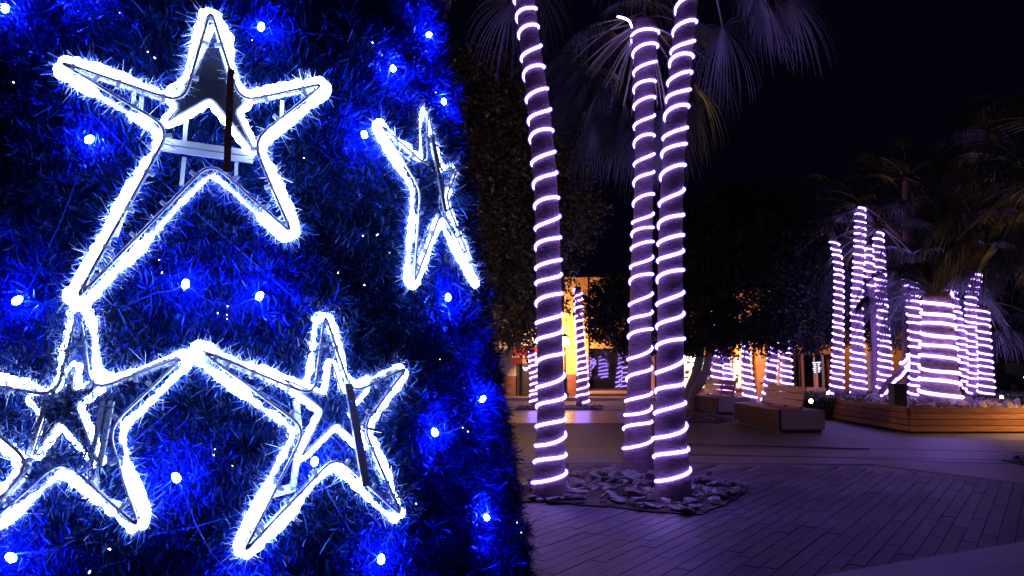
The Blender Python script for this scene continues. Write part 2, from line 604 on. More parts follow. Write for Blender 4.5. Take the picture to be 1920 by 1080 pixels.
# road kerb in front of the houses
k = MB()
k.box(-20, 9.2, 29.6, 30.0, -0.02, 0.12)
tag(k.build('kerb', M['pink_trim']), kind='structure', label='long pale kerb before the houses')


# ------------------------------------------------------------------ christmas tree
AX, AY, R0, KR = -1.553, 3.703, 1.533, 0.166


def rad(z):
    return np.maximum(R0 - KR * (z - 1.5), 0.02)


tree = tag(empty('christmas_tree', (AX, AY, 0)), 'huge cone of blue tinsel filling the left of the picture', 'christmas tree')
cm = MB()
cm.lathe([(float(rad(z)) - 0.17 if rad(z) > 0.2 else 0.02, z) for z in np.linspace(0.05, 10.6, 30)], (0, 0, 0), 48)
cm.build('cone_core', M['core'], tree, smooth=True)


def clump(seed):
    r = np.random.default_rng(seed)
    n = 84
    x = r.uniform(-0.05, 0.05, n)
    a = r.uniform(0, 2 * math.pi, n)
    L = r.uniform(0.028, 0.060, n)
    w_ = r.uniform(0.0008, 0.0017, n)
    tilt = r.normal(0, 0.35, n)
    D = np.stack([np.sin(tilt), np.cos(a) * np.cos(tilt), np.sin(a) * np.cos(tilt)], -1)
    R = r.normal(0, 1, (n, 3))
    S = np.cross(D, R)
    S /= np.linalg.norm(S, axis=1)[:, None]
    S *= w_[:, None]
    base = np.stack([x, 0.004 * np.cos(a), 0.004 * np.sin(a)], -1)
    bend = r.normal(0, 0.006, (n, 3))
    mid = base + D * L[:, None] * 0.55
    tip = base + D * L[:, None] + bend
    mb = MB()
    t = r.uniform(0, 1, n)
    mb.quads(np.stack([base - S, base + S, mid + S, mid - S], 1), t)
    mb.quads(np.stack([mid - S, mid + S, tip + S * .5, tip - S * .5], 1), t)
    return bpy.data.objects.new('tinsel_sprig', mb.mesh('tinsel_sprig', M['tinsel']))


clumps = [clump(s) for s in (1, 2, 3)]


def tinsel_points(z0, z1, dz, ds, half, face=-67.2, rj=0.03):
    P, T, Nn = [], [], []
    z = z0
    while z < z1:
        r = float(rad(z)) - 0.092
        if r > 0.03:
            n = int(2 * math.radians(half) * r / ds)
            a = np.radians(face) + np.linspace(-math.radians(half), math.radians(half), max(n, 3)) + rng.normal(0, 0.15 * ds / r, max(n, 3))
            zz = z + 0.02 * np.sin(a * 9 + z * 7) + rng.normal(0, 0.012, len(a))
            rr = r - KR * (zz - z) + rng.normal(0, rj * .7, len(a)) + 0.022 * np.sin(a * 17 + 3 * np.sin(z * 9)) * np.sin(z * 31 + a * 5) + 0.014 * np.sin(a * 41 + z * 60) - 0.010
            P.append(np.stack([rr * np.cos(a), rr * np.sin(a), zz], -1))
            T.append(a + math.pi / 2)
        z += dz
    return np.concatenate(P), np.concatenate(T)


def tinsel_object(name, P, A, scl, parent):
    n = len(P)
    me = bpy.data.meshes.new(name)
    me.vertices.add(n)
    me.vertices.foreach_set('co', P.astype(np.float32).ravel())
    rot = np.stack([rng.uniform(0, 6.28, n), rng.normal(0, 0.35, n), A + rng.normal(0, 0.25, n)], -1)
    at1 = me.attributes.new('rot', 'FLOAT_VECTOR', 'POINT')
    at1.data.foreach_set('vector', rot.astype(np.float32).ravel())
    at2 = me.attributes.new('scl', 'FLOAT', 'POINT')
    at2.data.foreach_set('value', (scl * rng.uniform(0.75, 1.3, n)).astype(np.float32))
    at3 = me.attributes.new('pick', 'INT', 'POINT')
    at3.data.foreach_set('value', rng.integers(0, 3, n).astype(np.int32))
    me.materials.append(M['tinsel'])
    me.update()
    ob = bpy.data.objects.new(name, me)
    COL.objects.link(ob)
    ob.parent = parent
    ng = bpy.data.node_groups.new(name, 'GeometryNodeTree')
    ng.interface.new_socket('Geometry', in_out='INPUT', socket_type='NodeSocketGeometry')
    ng.interface.new_socket('Geometry', in_out='OUTPUT', socket_type='NodeSocketGeometry')
    gi = ng.nodes.new('NodeGroupInput')
    go = ng.nodes.new('NodeGroupOutput')
    ip = ng.nodes.new('GeometryNodeInstanceOnPoints')
    g2 = ng.nodes.new('GeometryNodeGeometryToInstance')
    for c_ in reversed(clumps):
        oi = ng.nodes.new('GeometryNodeObjectInfo')
        oi.inputs['Object'].default_value = c_
        ng.links.new(oi.outputs['Geometry'], g2.inputs[0])
    ng.links.new(gi.outputs[0], ip.inputs['Points'])
    ng.links.new(g2.outputs[0], ip.inputs['Instance'])
    ip.inputs['Pick Instance'].default_value = True

    def named(nm, typ):
        x = ng.nodes.new('GeometryNodeInputNamedAttribute')
        x.data_type = typ
        x.inputs['Name'].default_value = nm
        return [s_ for s_ in x.outputs if s_.enabled and s_.name == 'Attribute'][0]
    ng.links.new(named('pick', 'INT'), ip.inputs['Instance Index'])
    e2r = ng.nodes.new('FunctionNodeEulerToRotation')
    ng.links.new(named('rot', 'FLOAT_VECTOR'), e2r.inputs[0])
    ng.links.new(e2r.outputs[0], ip.inputs['Rotation'])
    ng.links.new(named('scl', 'FLOAT'), ip.inputs['Scale'])
    ng.links.new(ip.outputs[0], go.inputs[0])
    md = ob.modifiers.new('tinsel', 'NODES')
    md.node_group = ng
    tag(ob, kind='stuff')
    return ob


P1_, A1_ = tinsel_points(0.35, 3.75, 0.048, 0.046, 118)
P2_, A2_ = tinsel_points(0.10, 10.4, 0.10, 0.12, 180)
keep = ~((P2_[:, 2] < 3.75) & (P2_[:, 2] > .35) & (np.cos(np.arctan2(P2_[:, 1], P2_[:, 0]) - math.radians(-67.2)) > -0.4))
tinsel_object('tinsel', np.concatenate([P1_, P2_[keep]]),
              np.concatenate([A1_, A2_[keep]]), np.concatenate([np.full(len(P1_), 1.0), np.full(keep.sum(), 2.0)]), tree)


def on_cone(u, v, off=0.0):
    """where the line of sight through a pixel meets the cone"""
    d = np.array(ray(u, v))
    best = None
    for t in np.linspace(1.2, 5, 1500):
        p = np.array([0, 0, EYE]) + d * t
        if math.hypot(p[0] - AX, p[1] - AY) < rad(p[2]) - 0.05 + off:
            return p
    return None


def bulb_mesh(name, r, L, material):
    b2 = MB()
    b2.lathe([(r * 0.55, -L * 0.5), (r, -L * 0.3), (r, L * .1), (r * 0.7, L * 0.38), (r * .15, L * 0.5)], (0, 0, 0), 10)
    return b2.mesh(name, material, smooth=True)


blue_me = bulb_mesh('bulb', 0.011, 0.030, M['blue_led'])
white_me = bulb_mesh('bulb', 0.0019, 0.008, M['white_led'])
bulb_at = []
fl = tag(empty('fairy_lights', (AX, AY, 0)), 'string of bright blue bulbs scattered over the tinsel tree', 'fairy lights')
for (u, v) in [(168, 261), (490, 50), (805, 65), (737, 128), (348, 532), (487, 555), (33, 563), (840, 557), (905, 748),
               (815, 810), (330, 895), (912, 970), (715, 1048), (20, 1045), (10, 15), (683, 252), (590, 865), (150, -25), (832, 190), (998, 985), (460, 1100)]:
    p = on_cone(u, v, 0.008)
    if p is None:
        p = on_cone(u - 12, v, 0.0)
    if p is not None:
        bulb_at.append(p)
        inst('bulb', blue_me, fl, (p[0] - AX, p[1] - AY, p[2]), (rng.uniform(-1, 1), rng.uniform(-1, 1), 0))
wire = MB()
done = set([0])
cur = bulb_at[0]
left = list(range(1, len(bulb_at)))
while left:
    j = min(left, key=lambda k_: np.linalg.norm(bulb_at[k_] - cur))
    nx = bulb_at[j]
    left.remove(j)
    ts = np.linspace(0, 1, 12)
    q = []
    for t in ts:
        p_ = cur * (1 - t) + nx * t
        zz_ = p_[2] - 0.05 * math.sin(math.pi * t) + rng.normal(0, .004)
        d_ = np.array([p_[0] - AX, p_[1] - AY])
        d_ /= np.linalg.norm(d_)
        rr_ = float(rad(zz_)) - 0.062
        q.append((d_[0] * rr_, d_[1] * rr_, zz_))
    wire.tube(q, 0.0016, 4)
    cur = nx
wire.build('wire', M['cable'], fl)
ws = tag(empty('white_fairy_lights', (AX, AY, 0)), 'tiny white bulbs peeping out of the tinsel', 'fairy lights')
for (u, v, n) in [(420, 590, 10), (690, 455, 6), (735, 455, 3), (290, 495, 5), (410, 862, 7), (450, 850, 3), (775, 950, 3), (275, 430, 3),
                  (160, 1065, 6), (690, 560, 3), (560, 280, 4), (470, 70, 2), (290, 110, 5), (820, 180, 4), (975, 1000, 5), (500, 880, 2),
                  (205, 1045, 4), (835, 668, 4), (865, 820, 6), (600, 690, 4), (230, 30, 3), (700, 60, 3), (640, 520, 3), (30, 170, 2)]:
    for q in range(max(1, int(n * .4))):
        p = on_cone(u + rng.normal(0, 9), v + rng.normal(0, 13), 0.012)
        if p is not None:
            inst('bulb', white_me, ws, (p[0] - AX, p[1] - AY, p[2]), (rng.uniform(-1.5, 1.5), rng.uniform(-1.5, 1.5), 0), (rng.uniform(.4, 1.1),) * 3)


# ------------------------------------------------------------------ star decorations
def rounded(poly, rr, n=5):
    """round the corners of a closed polygon, sharp at tips"""
    out = []
    m_ = len(poly)
    for i in range(m_):
        p = np.array(poly[i]); a = np.array(poly[i - 1]); c_ = np.array(poly[(i + 1) % m_])
        ta = a - p; tc_ = c_ - p
        la = np.linalg.norm(ta); lc = np.linalg.norm(tc_)
        r_ = min(rr if i % 2 else rr * 0.55, la * .3, lc * .3)
        p0 = p + ta / la * r_; p1 = p + tc_ / lc * r_
        for t in np.linspace(0, 1, n):
            out.append((1 - t) ** 2 * p0 + 2 * t * (1 - t) * p + t * t * p1)
    return np.array(out)


def resample(P, step, closed=True):
    P = np.asarray(P)
    Q = np.vstack([P, P[:1]]) if closed else P
    L = np.r_[0, np.cumsum(np.linalg.norm(np.diff(Q, axis=0), axis=1))]
    n = max(int(L[-1] / step), 8)
    t = np.linspace(0, L[-1], n, endpoint=not closed)
    return np.stack([np.interp(t, L, Q[:, k_]) for k_ in range(Q.shape[1])], -1)


def offset(P, d):
    T = np.roll(P, -1, 0) - np.roll(P, 1, 0)
    T /= np.linalg.norm(T, axis=1)[:, None] + 1e-9
    area = 0.5 * np.sum(P[:, 0] * np.roll(P[:, 1], -1) - np.roll(P[:, 0], -1) * P[:, 1])
    nrm = np.stack([T[:, 1], -T[:, 0]], -1) * (1 if area > 0 else -1)
    return P + nrm * d


def needles(mb, P3, n_per, L0, L1, wid, r_, bias=None):
    P3 = np.repeat(P3, n_per, 0)
    n = len(P3)
    D = r_.normal(0, 1, (n, 3))
    if bias is not None:
        D += np.asarray(bias)
    D /= np.linalg.norm(D, axis=1)[:, None]
    S = np.cross(D, r_.normal(0, 1, (n, 3)))
    S /= np.linalg.norm(S, axis=1)[:, None]
    S *= wid
    L = r_.uniform(L0, L1, n)[:, None]
    t = P3 + D * L
    mb.quads(np.stack([P3 - S, P3 + S, t + S * .6, t - S * .6], 1))


def make_star(idx, c_, yaw, pit, pts, inner, label, extras, panel=True):
    e1 = Vector((math.cos(yaw), math.sin(yaw), 0))
    n = Vector((math.sin(yaw), -math.cos(yaw), 0))
    e2 = Vector((0, 0, 1)) * math.cos(pit) - n * math.sin(pit)
    nn = e1.cross(e2)
    if nn.dot(n) < 0:
        nn = -nn
    root = empty('star_decoration', c_)
    tag(root, label, 'star decoration', 'lit stars on the tinsel tree')
    E1, E2, NN = (np.array(x_) for x_ in (e1, e2, nn))

    def to3(P, depth=0.0):
        P = np.asarray(P)
        return P[:, :1] * E1 + P[:, 1:2] * E2 + NN * depth
    r_ = np.random.default_rng(40 + idx)
    base = resample(rounded(pts, 0.06), 0.008)
    # front frame rod
    rod = MB()
    rod.tube(to3(base, 0.014), 0.0052, 8, closed=True)
    rod.build('frame', M['rod'], root, smooth=True)
    rod = MB()
    rod.tube(to3(offset(base, 0.008), -0.035), 0.005, 6, closed=True)
    rod.build('rear_frame', M['rod'], root, smooth=True)
    # LED rope along the outside, lumpy with its bulbs
    ro = offset(base, 0.021)
    ro = resample(ro, 0.006)
    wob = np.convolve(r_.normal(0, 1, len(ro) + 40), np.ones(20) / 20, 'same')[20:-20]
    lump = np.clip(0.0098 + 0.004 * np.abs(np.sin(np.arange(len(ro)) * 0.42)) + 0.026 * wob, .003, .021)
    wob2 = np.convolve(r_.normal(0, 1, len(ro) + 40), np.ones(14) / 14, 'same')[20:-20]
    P3 = to3(ro + 0.012 * 1.6 * wob2[:, None] * (ro - base.mean(0)) / (np.linalg.norm(ro - base.mean(0), axis=1)[:, None] + .01), -0.004) + NN * (wob[:, None] * 0.012)
    rp = MB()
    rp.tube(P3, lump, 8, closed=True)
    rp.build('light_rope', M['star_led'], root, smooth=True)
    # white garland wound round the rope
    gl = MB()
    needles(gl, P3, 5, 0.010, 0.034, 0.0010, r_, bias=-0.3 * NN)
    dens = np.convolve(r_.uniform(0, 1, len(P3) + 60), np.ones(24) / 24, 'same')[30:-30]
    sel = dens > np.median(dens)
    needles(gl, P3[sel], 5, 0.02, 0.058, 0.0011, r_, bias=-0.45 * NN)
    needles(gl, P3[::3], 2, 0.04, 0.085, 0.0009, r_, bias=-0.5 * NN)
    gl.build('white_garland', M['white_tinsel'], root)
    bg = MB()
    needles(bg, P3 - 0.02 * NN, 6, 0.03, 0.085, 0.0012, r_, bias=-0.35 * NN)
    bg.tint = [r_.uniform(.5, 1, len(t_)) for t_ in bg.tint]  # tints held bright to put the star's blue glow into colour
    bg.build('blue_garland', M['tinsel'], root)
    # plastic clips
    cl_me = None
    for i in range(0, len(base), 16):
        p = to3(base[i:i + 1], 0.014)[0]
        q = base[(i + 1) % len(base)] - base[i]
        ang = math.atan2(q[1], q[0])
        if cl_me is None:
            cb = MB()
            cb.box(-0.005, 0.005, -0.022, 0.006, -0.008, 0.007)
            cl_me = cb.mesh('clip', M['clip'])
        m4 = Matrix((( e1.x, e2.x, nn.x), (e1.y, e2.y, nn.y), (e1.z, e2.z, nn.z)))
        R_ = m4 @ Matrix.Rotation(ang, 3, 'Z')
        inst('clip', cl_me, root, p, R_.to_euler())
    # small inner star with black panel
    if inner:
        (ic, sc_, dep) = inner
        ip = np.array(sc_) if isinstance(sc_, list) else np.array(pts) * sc_ + np.array(ic)
        ib = resample(rounded(ip, 0.022), 0.005)
        pm = MB()
        Q = to3(ib, dep)
        Qb = to3(ib, dep - 0.006)
        cen = to3(np.array([ic]), dep)[0]
        nq = len(Q)
        V = list(Q) + [cen] + list(Qb)
        Fs = [(i, (i + 1) % nq, nq) for i in range(nq)] + [(nq + 1 + i, nq + 1 + (i + 1) % nq, (i + 1) % nq, i) for i in range(nq)]
        pm.add(V, Fs)
        if panel:
            pm.build('black_panel', M['blackplate'], root)
        ir = MB()
        Pi = to3(offset(ib, 0.012), dep)
        ir.tube(Pi, 0.0095 + 0.002 * np.sin(np.arange(nq) * .8), 7, closed=True)
        ir.build('inner_light_rope', M['star_led'], root, smooth=True)
        rim = MB()
        rim.tube(to3(ib, dep + 0.009), 0.0035, 6, closed=True)
        rim.build('inner_frame', M['rod'], root, smooth=True)
        gg = MB()
        needles(gg, Pi, 2, 0.01, 0.026, 0.0009, r_)
        gg.build('inner_garland', M['white_tinsel'], root)
    for (nm, kind_, a_, b2, w_, dep) in extras:
        q = MB()
        A_ = to3(np.array([a_]), dep)[0]
        B_ = to3(np.array([b2]), dep)[0]
        q.bar(A_, B_, w_, 0.008, up=nn)
        q.build(nm, M[kind_], root)
    return root


S = [
    ((-0.958, 2.264, 2.213), 0.377, 0.114,
     [[-0.006, 0.427], [0.093, 0.117], [0.358, 0.222], [0.134, -0.012], [0.263, -0.312], [0.014, -0.092], [-0.322, -0.545], [-0.104, 0.001], [-0.42, 0.178], [-0.071, 0.089]]),
    ((-1.329, 2.229, 1.304), 0.056, 0.211,
     [[-0.014, 0.378], [0.065, 0.11], [0.328, 0.22], [0.129, -0.002], [0.261, -0.283], [0.013, -0.087], [-0.297, -0.418], [-0.068, -0.102], [-0.419, 0.168], [-0.033, 0.094]]),
    ((-0.613, 2.519, 1.295), 0.796, 0.232,
     [[0.017, 0.383], [0.09, 0.097], [0.348, 0.19], [0.119, -0.016], [0.241, -0.339], [0.002, -0.107], [-0.339, -0.36], [-0.096, -0.012], [-0.435, 0.25], [-0.056, 0.092]]),
    ((-0.334, 3.096, 2.223), 1.208, 0.193,
     [[0.054, 0.395], [0.083, 0.103], [0.287, 0.181], [0.083, -0.013], [0.30, -0.375], [0.013, -0.089], [-0.345, -0.44], [-0.152, -0.024], [-0.414, 0.174], [-0.047, 0.1]]),
]
make_star(0, *S[0], ((0.01, 0.16), [[.008, .385], [.055, .21], [.115, .14], [.08, .10], [.145, -.035], [.005, .138], [-.12, .035], [-.085, .09], [-.115, .135], [-.05, .20]], -0.03), 'topmost big lit star with a brown upright bar and two white cross bars',
          [('upright_bar', 'rod_dark', (0.062, 0.22), (0.062, -0.13), 0.021, 0.026),
           ('cross_bar', 'bar', (-0.125, -0.022), (0.14, -0.035), 0.019, -0.035),
           ('cross_bar', 'bar', (-0.13, -0.045), (0.14, -0.058), 0.019, -0.035),
           ('strut', 'bar', (-0.062, 0.11), (-0.066, -0.014), 0.012, -0.045),
           ('strut', 'bar', (-0.064, -0.066), (-0.068, -0.16), 0.012, -0.045),
           ('strut', 'bar', (-0.215, 0.13), (-0.215, 0.07), 0.012, -0.03),
           ('strut', 'bar', (-0.195, 0.13), (-0.195, 0.06), 0.012, -0.045),
           ('strut', 'bar', (0.09, -0.066), (0.09, -0.12), 0.011, -0.045),
           ('strut', 'bar', (0.225, 0.16), (0.225, 0.06), 0.012, -0.03),
           ('strut', 'bar', (-0.20, -0.18), (-0.24, -0.34), 0.016, -0.03)])
make_star(1, *S[1], ((-0.02, 0.07), [[-.015, .20], [-.008, .112], [.075, .14], [.006, .075], [.105, -.10], [-.03, .032], [-.09, -.08], [-.072, .05], [-.13, .10], [-.042, .108]], -0.03), 'big lit star cut by the left edge with a black star panel inside',
          [('upright_bar', 'bar', (0.118, 0.085), (0.108, -0.20), 0.016, -0.012),
           ('upright_bar', 'rod_dark', (0.108, 0.085), (0.098, -0.20), 0.012, -0.030),
           ('upright_bar', 'bar', (0.092, 0.085), (0.082, -0.20), 0.012, -0.012),
           ('strut', 'bar', (-0.075, 0.08), (-0.10, -0.10), 0.011, -0.012),
           ('strut', 'rod', (-0.085, -0.10), (-0.24, -0.36), 0.022, 0.004),
           ('strut', 'bar', (0.15, -0.21), (0.195, -0.222), 0.022, -0.02)])
make_star(2, *S[2], ((0.02, 0.05), 0.42, 0.0), 'lowest big lit star with a grey slanting bar and a brown board behind it',
          panel=False, extras=[('upright_bar', 'bar', (0.075, 0.13), (0.10, -0.22), 0.030, 0.024),
           ('back_board', 'wood_plate', (0.155, 0.10), (0.155, -0.15), 0.07, -0.055),
           ('strut', 'bar', (-0.105, 0.09), (-0.105, -0.02), 0.022, -0.02),
           ('strut', 'bar', (-0.115, -0.10), (-0.14, -0.20), 0.020, -0.03),
           ('cross_bar', 'bar', (-0.22, -0.20), (-0.14, -0.19), 0.028, -0.03),
           ('strut', 'rod', (0.12, -0.02), (0.20, -0.04), 0.010, 0.01)])
make_star(3, *S[3], None, 'smaller looking lit star turned side-on near the right edge of the tinsel tree',
          [('upright_bar', 'bar', (0.03, 0.25), (0.03, -0.09), 0.030, 0.024)])

cb = MB()
for pts_ in [((430, 700), (600, 800), (650, 850)), ((200, 870), (260, 820), (330, 760)), ((430, 200), (300, 230), (250, 205)), ((0, 960), (90, 905), (160, 850)),
             ((330, 250), (420, 330), (520, 390))]:
    q = [on_cone(u, v, 0.03) for (u, v) in pts_]
    if all(x_ is not None for x_ in q):
        cb.tube(spline(q, 14), 0.0018, 5)
cb.build('cable', M['cable'], tree).matrix_parent_inverse = Matrix.Translation((-AX, -AY, 0))


# ------------------------------------------------------------------ palms
def helix(cen, radf, z0, z1, pitch, hand, off, phase=0.0, step=None, jit=0.1, r_=None):
    """points of a rope wound round a trunk; cen(z) -> xy, radf(z) -> radius"""
    out = []
    turns = (z1 - z0) / pitch
    n = int(turns * (step or 28))
    z = z0
    a = phase
    base_dz = (z1 - z0) / n
    jn = np.convolve(r_.normal(0, 1, n + 60), np.ones(30) / 30, 'same')[30:30 + n] * jit * 5
    for i in range(n):
        a += hand * 2 * math.pi / (step or 28)
        z += base_dz * (1 + max(-0.6, min(0.6, jn[i])))
        if z > z1:
            break
        c_ = cen(z)
        r = radf(z) + off
        out.append((c_[0] + r * math.cos(a), c_[1] + r * math.sin(a), z + pitch * (0.07 * math.sin(a * .63 + 1) + 0.05 * math.sin(a * 1.37))))
    return np.array(out)


def fan_frond(seed, elev, pet=1.0, fr=0.95, n=38, droop=1.0):
    """a fan palm leaf: stalk leaving at elev, pleated fan whose tips hang down"""
    r = np.random.default_rng(seed)
    ts = np.linspace(0, 1, 8)
    P = np.stack([pet * ts * math.cos(elev), 0.06 * np.sin(ts * 2) * r.normal(), pet * ts * math.sin(elev) - 0.35 * droop * pet * ts ** 2], -1)
    st = MB()
    st.tube(P, np.linspace(0.016, 0.009, 8), 5)
    mb = MB()
    end = P[-1]
    d0 = P[-1] - P[-2]
    d0 /= np.linalg.norm(d0)
    side = np.cross(d0, (0, 0, 1.0))
    side /= np.linalg.norm(side)
    Q4, tt = [], []
    for k_ in range(n):
        a = (k_ / (n - 1) - 0.5) * math.radians(230) + r.normal(0, .03)
        d = d0 * math.cos(a) + side * math.sin(a)
        L = fr * (0.62 + 0.38 * math.cos(a * 0.75)) * r.uniform(0.85, 1.1)
        sgm = 7
        p = end.copy()
        prev = None
        wv = 0.016
        for j in range(sgm + 1):
            f = j / sgm
            g_ = droop * (f ** 1.4) * 1.9
            dd = d * (1 - min(f * .55, .55)) + np.array([0, 0, -1.0]) * g_
            dd /= np.linalg.norm(dd)
            sd = np.cross(dd, (0, 0, 1.0)) + side * 0.2
            sd /= np.linalg.norm(sd) + 1e-9
            w_ = wv * (1.1 - f) if f > .3 else wv * (0.5 + f)
            cur = (p - sd * w_, p + sd * w_)
            if prev is not None:
                Q4.append((prev[0], prev[1], cur[1], cur[0]))
                tt.append(0.2 + 0.5 * r.uniform() + 0.3 * f)
            prev = cur
            p = p + dd * L / sgm
    mb.quads(np.array(Q4), np.clip(np.array(tt), 0, 1))
    leaf = mb.mesh('frond', M['frond'])
    stalk = st.mesh('stalk', M['petiole'], smooth=True)
    return leaf, stalk


def feather_frond(seed, elev, L=3.0, n=60, droop=1.0, ll=0.45):
    r = np.random.default_rng(seed)
    ts = np.linspace(0, 1, 14)
    x = L * ts * math.cos(elev) * (1 - 0.18 * ts)
    z = L * (ts * math.sin(elev) - 0.75 * droop * ts ** 2.2)
    P = np.stack([x, 0.1 * np.sin(ts * 3) * r.normal(), z], -1)
    st = MB()
    st.tube(P, np.linspace(0.024, 0.006, 14), 5)
    mb = MB()
    Q4, tt = [], []
    for k_ in range(n):
        f = 0.12 + 0.88 * k_ / n
        p = np.array([np.interp(f, ts, P[:, i]) for i in range(3)])
        q = np.array([np.interp(min(f + .03, 1), ts, P[:, i]) for i in range(3)])
        tg = (q - p) / (np.linalg.norm(q - p) + 1e-9)
        for s_ in (-1, 1):
            sd = np.array([0, s_, 0.35])
            d = sd * 0.75 + tg * 0.8 + r.normal(0, .1, 3)
            d /= np.linalg.norm(d)
            Lf = ll * math.sin(math.pi * min(1, 0.15 + f * 0.85)) ** .5 * r.uniform(.8, 1.1)
            up = np.cross(d, tg)
            up /= np.linalg.norm(up)
            ww = 0.014
            m1 = p + d * Lf * .5 - np.array([0, 0, .04 * Lf])
            m2 = p + d * Lf * .95 - np.array([0, 0, .35 * Lf])
            wv = np.cross(d, up)
            Q4.append((p - wv * ww * .5, p + wv * ww * .5, m1 + wv * ww, m1 - wv * ww))
            Q4.append((m1 - wv * ww, m1 + wv * ww, m2 + wv * .003, m2 - wv * .003))
            c_ = r.uniform(.1, .9)
            tt += [c_, c_]
    mb.quads(np.array(Q4), np.array(tt))
    return mb.mesh('frond', M['frond']), st.mesh('stalk', M['petiole'], smooth=True)


ELS = [-70, -45, -20, 5, 30, 60]
FAN = [[fan_frond(100 + i * 3 + j, math.radians(e_), 1.0, 0.95, 40, 1.0) for j in range(2)] for i, e_ in enumerate(ELS)]
FEA = [[feather_frond(200 + i * 3 + j, math.radians(e_), 3.0) for j in range(2)] for i, e_ in enumerate([-10, 15, 40, 65])]


def crown(root, top, n, scale, r_, fam=FAN, weights=None, clear=None):
    for k_ in range(n):
        i = int(r_.choice(len(fam), p=weights)) if weights is not None else int(r_.integers(len(fam)))
        leaf, stalk = fam[i][int(r_.integers(2))]
        a = 2 * math.pi * (k_ * 0.381966) + r_.normal(0, .15)
        if clear and math.cos(a - math.radians(clear[0])) > math.cos(math.radians(clear[1])):
            a += math.pi
        if clear and fam is FAN and i <= 1:
            a = math.radians(clear[0]) + math.pi + r_.uniform(-.8, .8)
        if clear and clear[1] >= 100 and math.cos(a - math.radians(clear[0])) > -0.25 and i < 4:
            i = 4 + int(r_.integers(2))
            leaf, stalk = fam[i][int(r_.integers(2))]
            a = math.radians(clear[0]) + math.pi + r_.uniform(-1.5, 1.5)
        s_ = scale * r_.uniform(.85, 1.15)
        tz = r_.normal(0, 0.08)
        f = inst('frond', leaf, root, (top[0], top[1], top[2] + tz), (r_.normal(0, .12), 0, a), (s_,) * 3)
        g_ = inst('stalk', stalk, f)


def palm(label, Y, path, rope=None, crown_n=0, crown_s=1.0, group=None, rope_label=None, hand=1, pitch=0.24, rope_r=0.0145,
         rope_mat='rope', step=28, trunk_mat='trunk', seg=20, fam=FAN, weights=None, clear=None, phase=0.0, halo=False, zbase=0.0, ring=0.005,
         name='palm_tree', rope_group=None, jit=0.1, seed=0):
    """path: (u, v, width_px) from base to top, read at distance Y"""
    r_ = np.random.default_rng(500 + seed)
    slim = 0.86 if 20 < Y < 24.5 else 1.0
    pts = np.array([[*at(u, v, Y), slim * wpx * Y / F / 2] for (u, v, wpx) in path])
    pts[0, 2] = zbase - 0.03
    sp = spline(pts, 60)
    root = empty(name, (sp[0, 0], sp[0, 1], zbase))
    tag(root, label, 'palm tree', group)
    zs = sp[:, 2]
    order = np.argsort(zs)
    cx = lambda z: (np.interp(z, zs[order], sp[order, 0]), np.interp(z, zs[order], sp[order, 1]))
    rf = lambda z: np.interp(z, zs[order], sp[order, 3])
    H_ = zs.max()
    nz = int((H_ - zbase) / (0.05 if Y < 12 else 0.10))
    zz = np.linspace(zbase - 0.03, H_, nz)
    P = np.array([[cx(z)[0] - sp[0, 0], cx(z)[1] - sp[0, 1], z - zbase] for z in zz])
    R = np.array([rf(z) for z in zz]) * (1 + ring * np.sin(zz * 2 * math.pi / 0.11) + ring * 1.2 * r_.normal(0, 1, nz))
    t = MB()
    t.tube(P, R, seg)
    t.build('trunk', M[trunk_mat], root, smooth=True)
    if crown_n:
        crown(root, P[-1] + np.array([0, 0, 0.05]), crown_n, crown_s, r_, fam, weights, clear)
    if rope:
        z0, z1 = rope
        hp = helix(cx, rf, z0, z1, pitch, hand, rope_r * (0.35 if Y < 12 else 0.8), phase, step, jit, r_)
        o_ = hp[0].copy()
        rr = MB()
        if Y < 12:
            hp = resample(hp, 0.009, closed=False)
            rad_ = rope_r * (1 + 0.13 * np.sin(np.arange(len(hp)) * 2 * math.pi / 4.3))
        else:
            rad_ = rope_r
        rr.tube(hp - o_, rad_, 6 if Y < 12 else 4)
        ro = rr.build('rope_light', M[rope_mat], None, smooth=True, loc=o_)
        tag(ro, rope_label, 'rope light', rope_group)
        if halo:  # two emitting shells imitate the glow round the rope
            s2 = MB()
            s2.tube(hp - o_, 0.0225, 8)
            s2.build('halo', M['halo'], ro, smooth=True)
            s3 = MB()
            s3.tube(hp - o_, 0.030, 8)
            s3.build('halo', M['halo'], ro, smooth=True)
    return root, cx, rf, P[-1] + np.array([sp[0, 0], sp[0, 1], zbase])


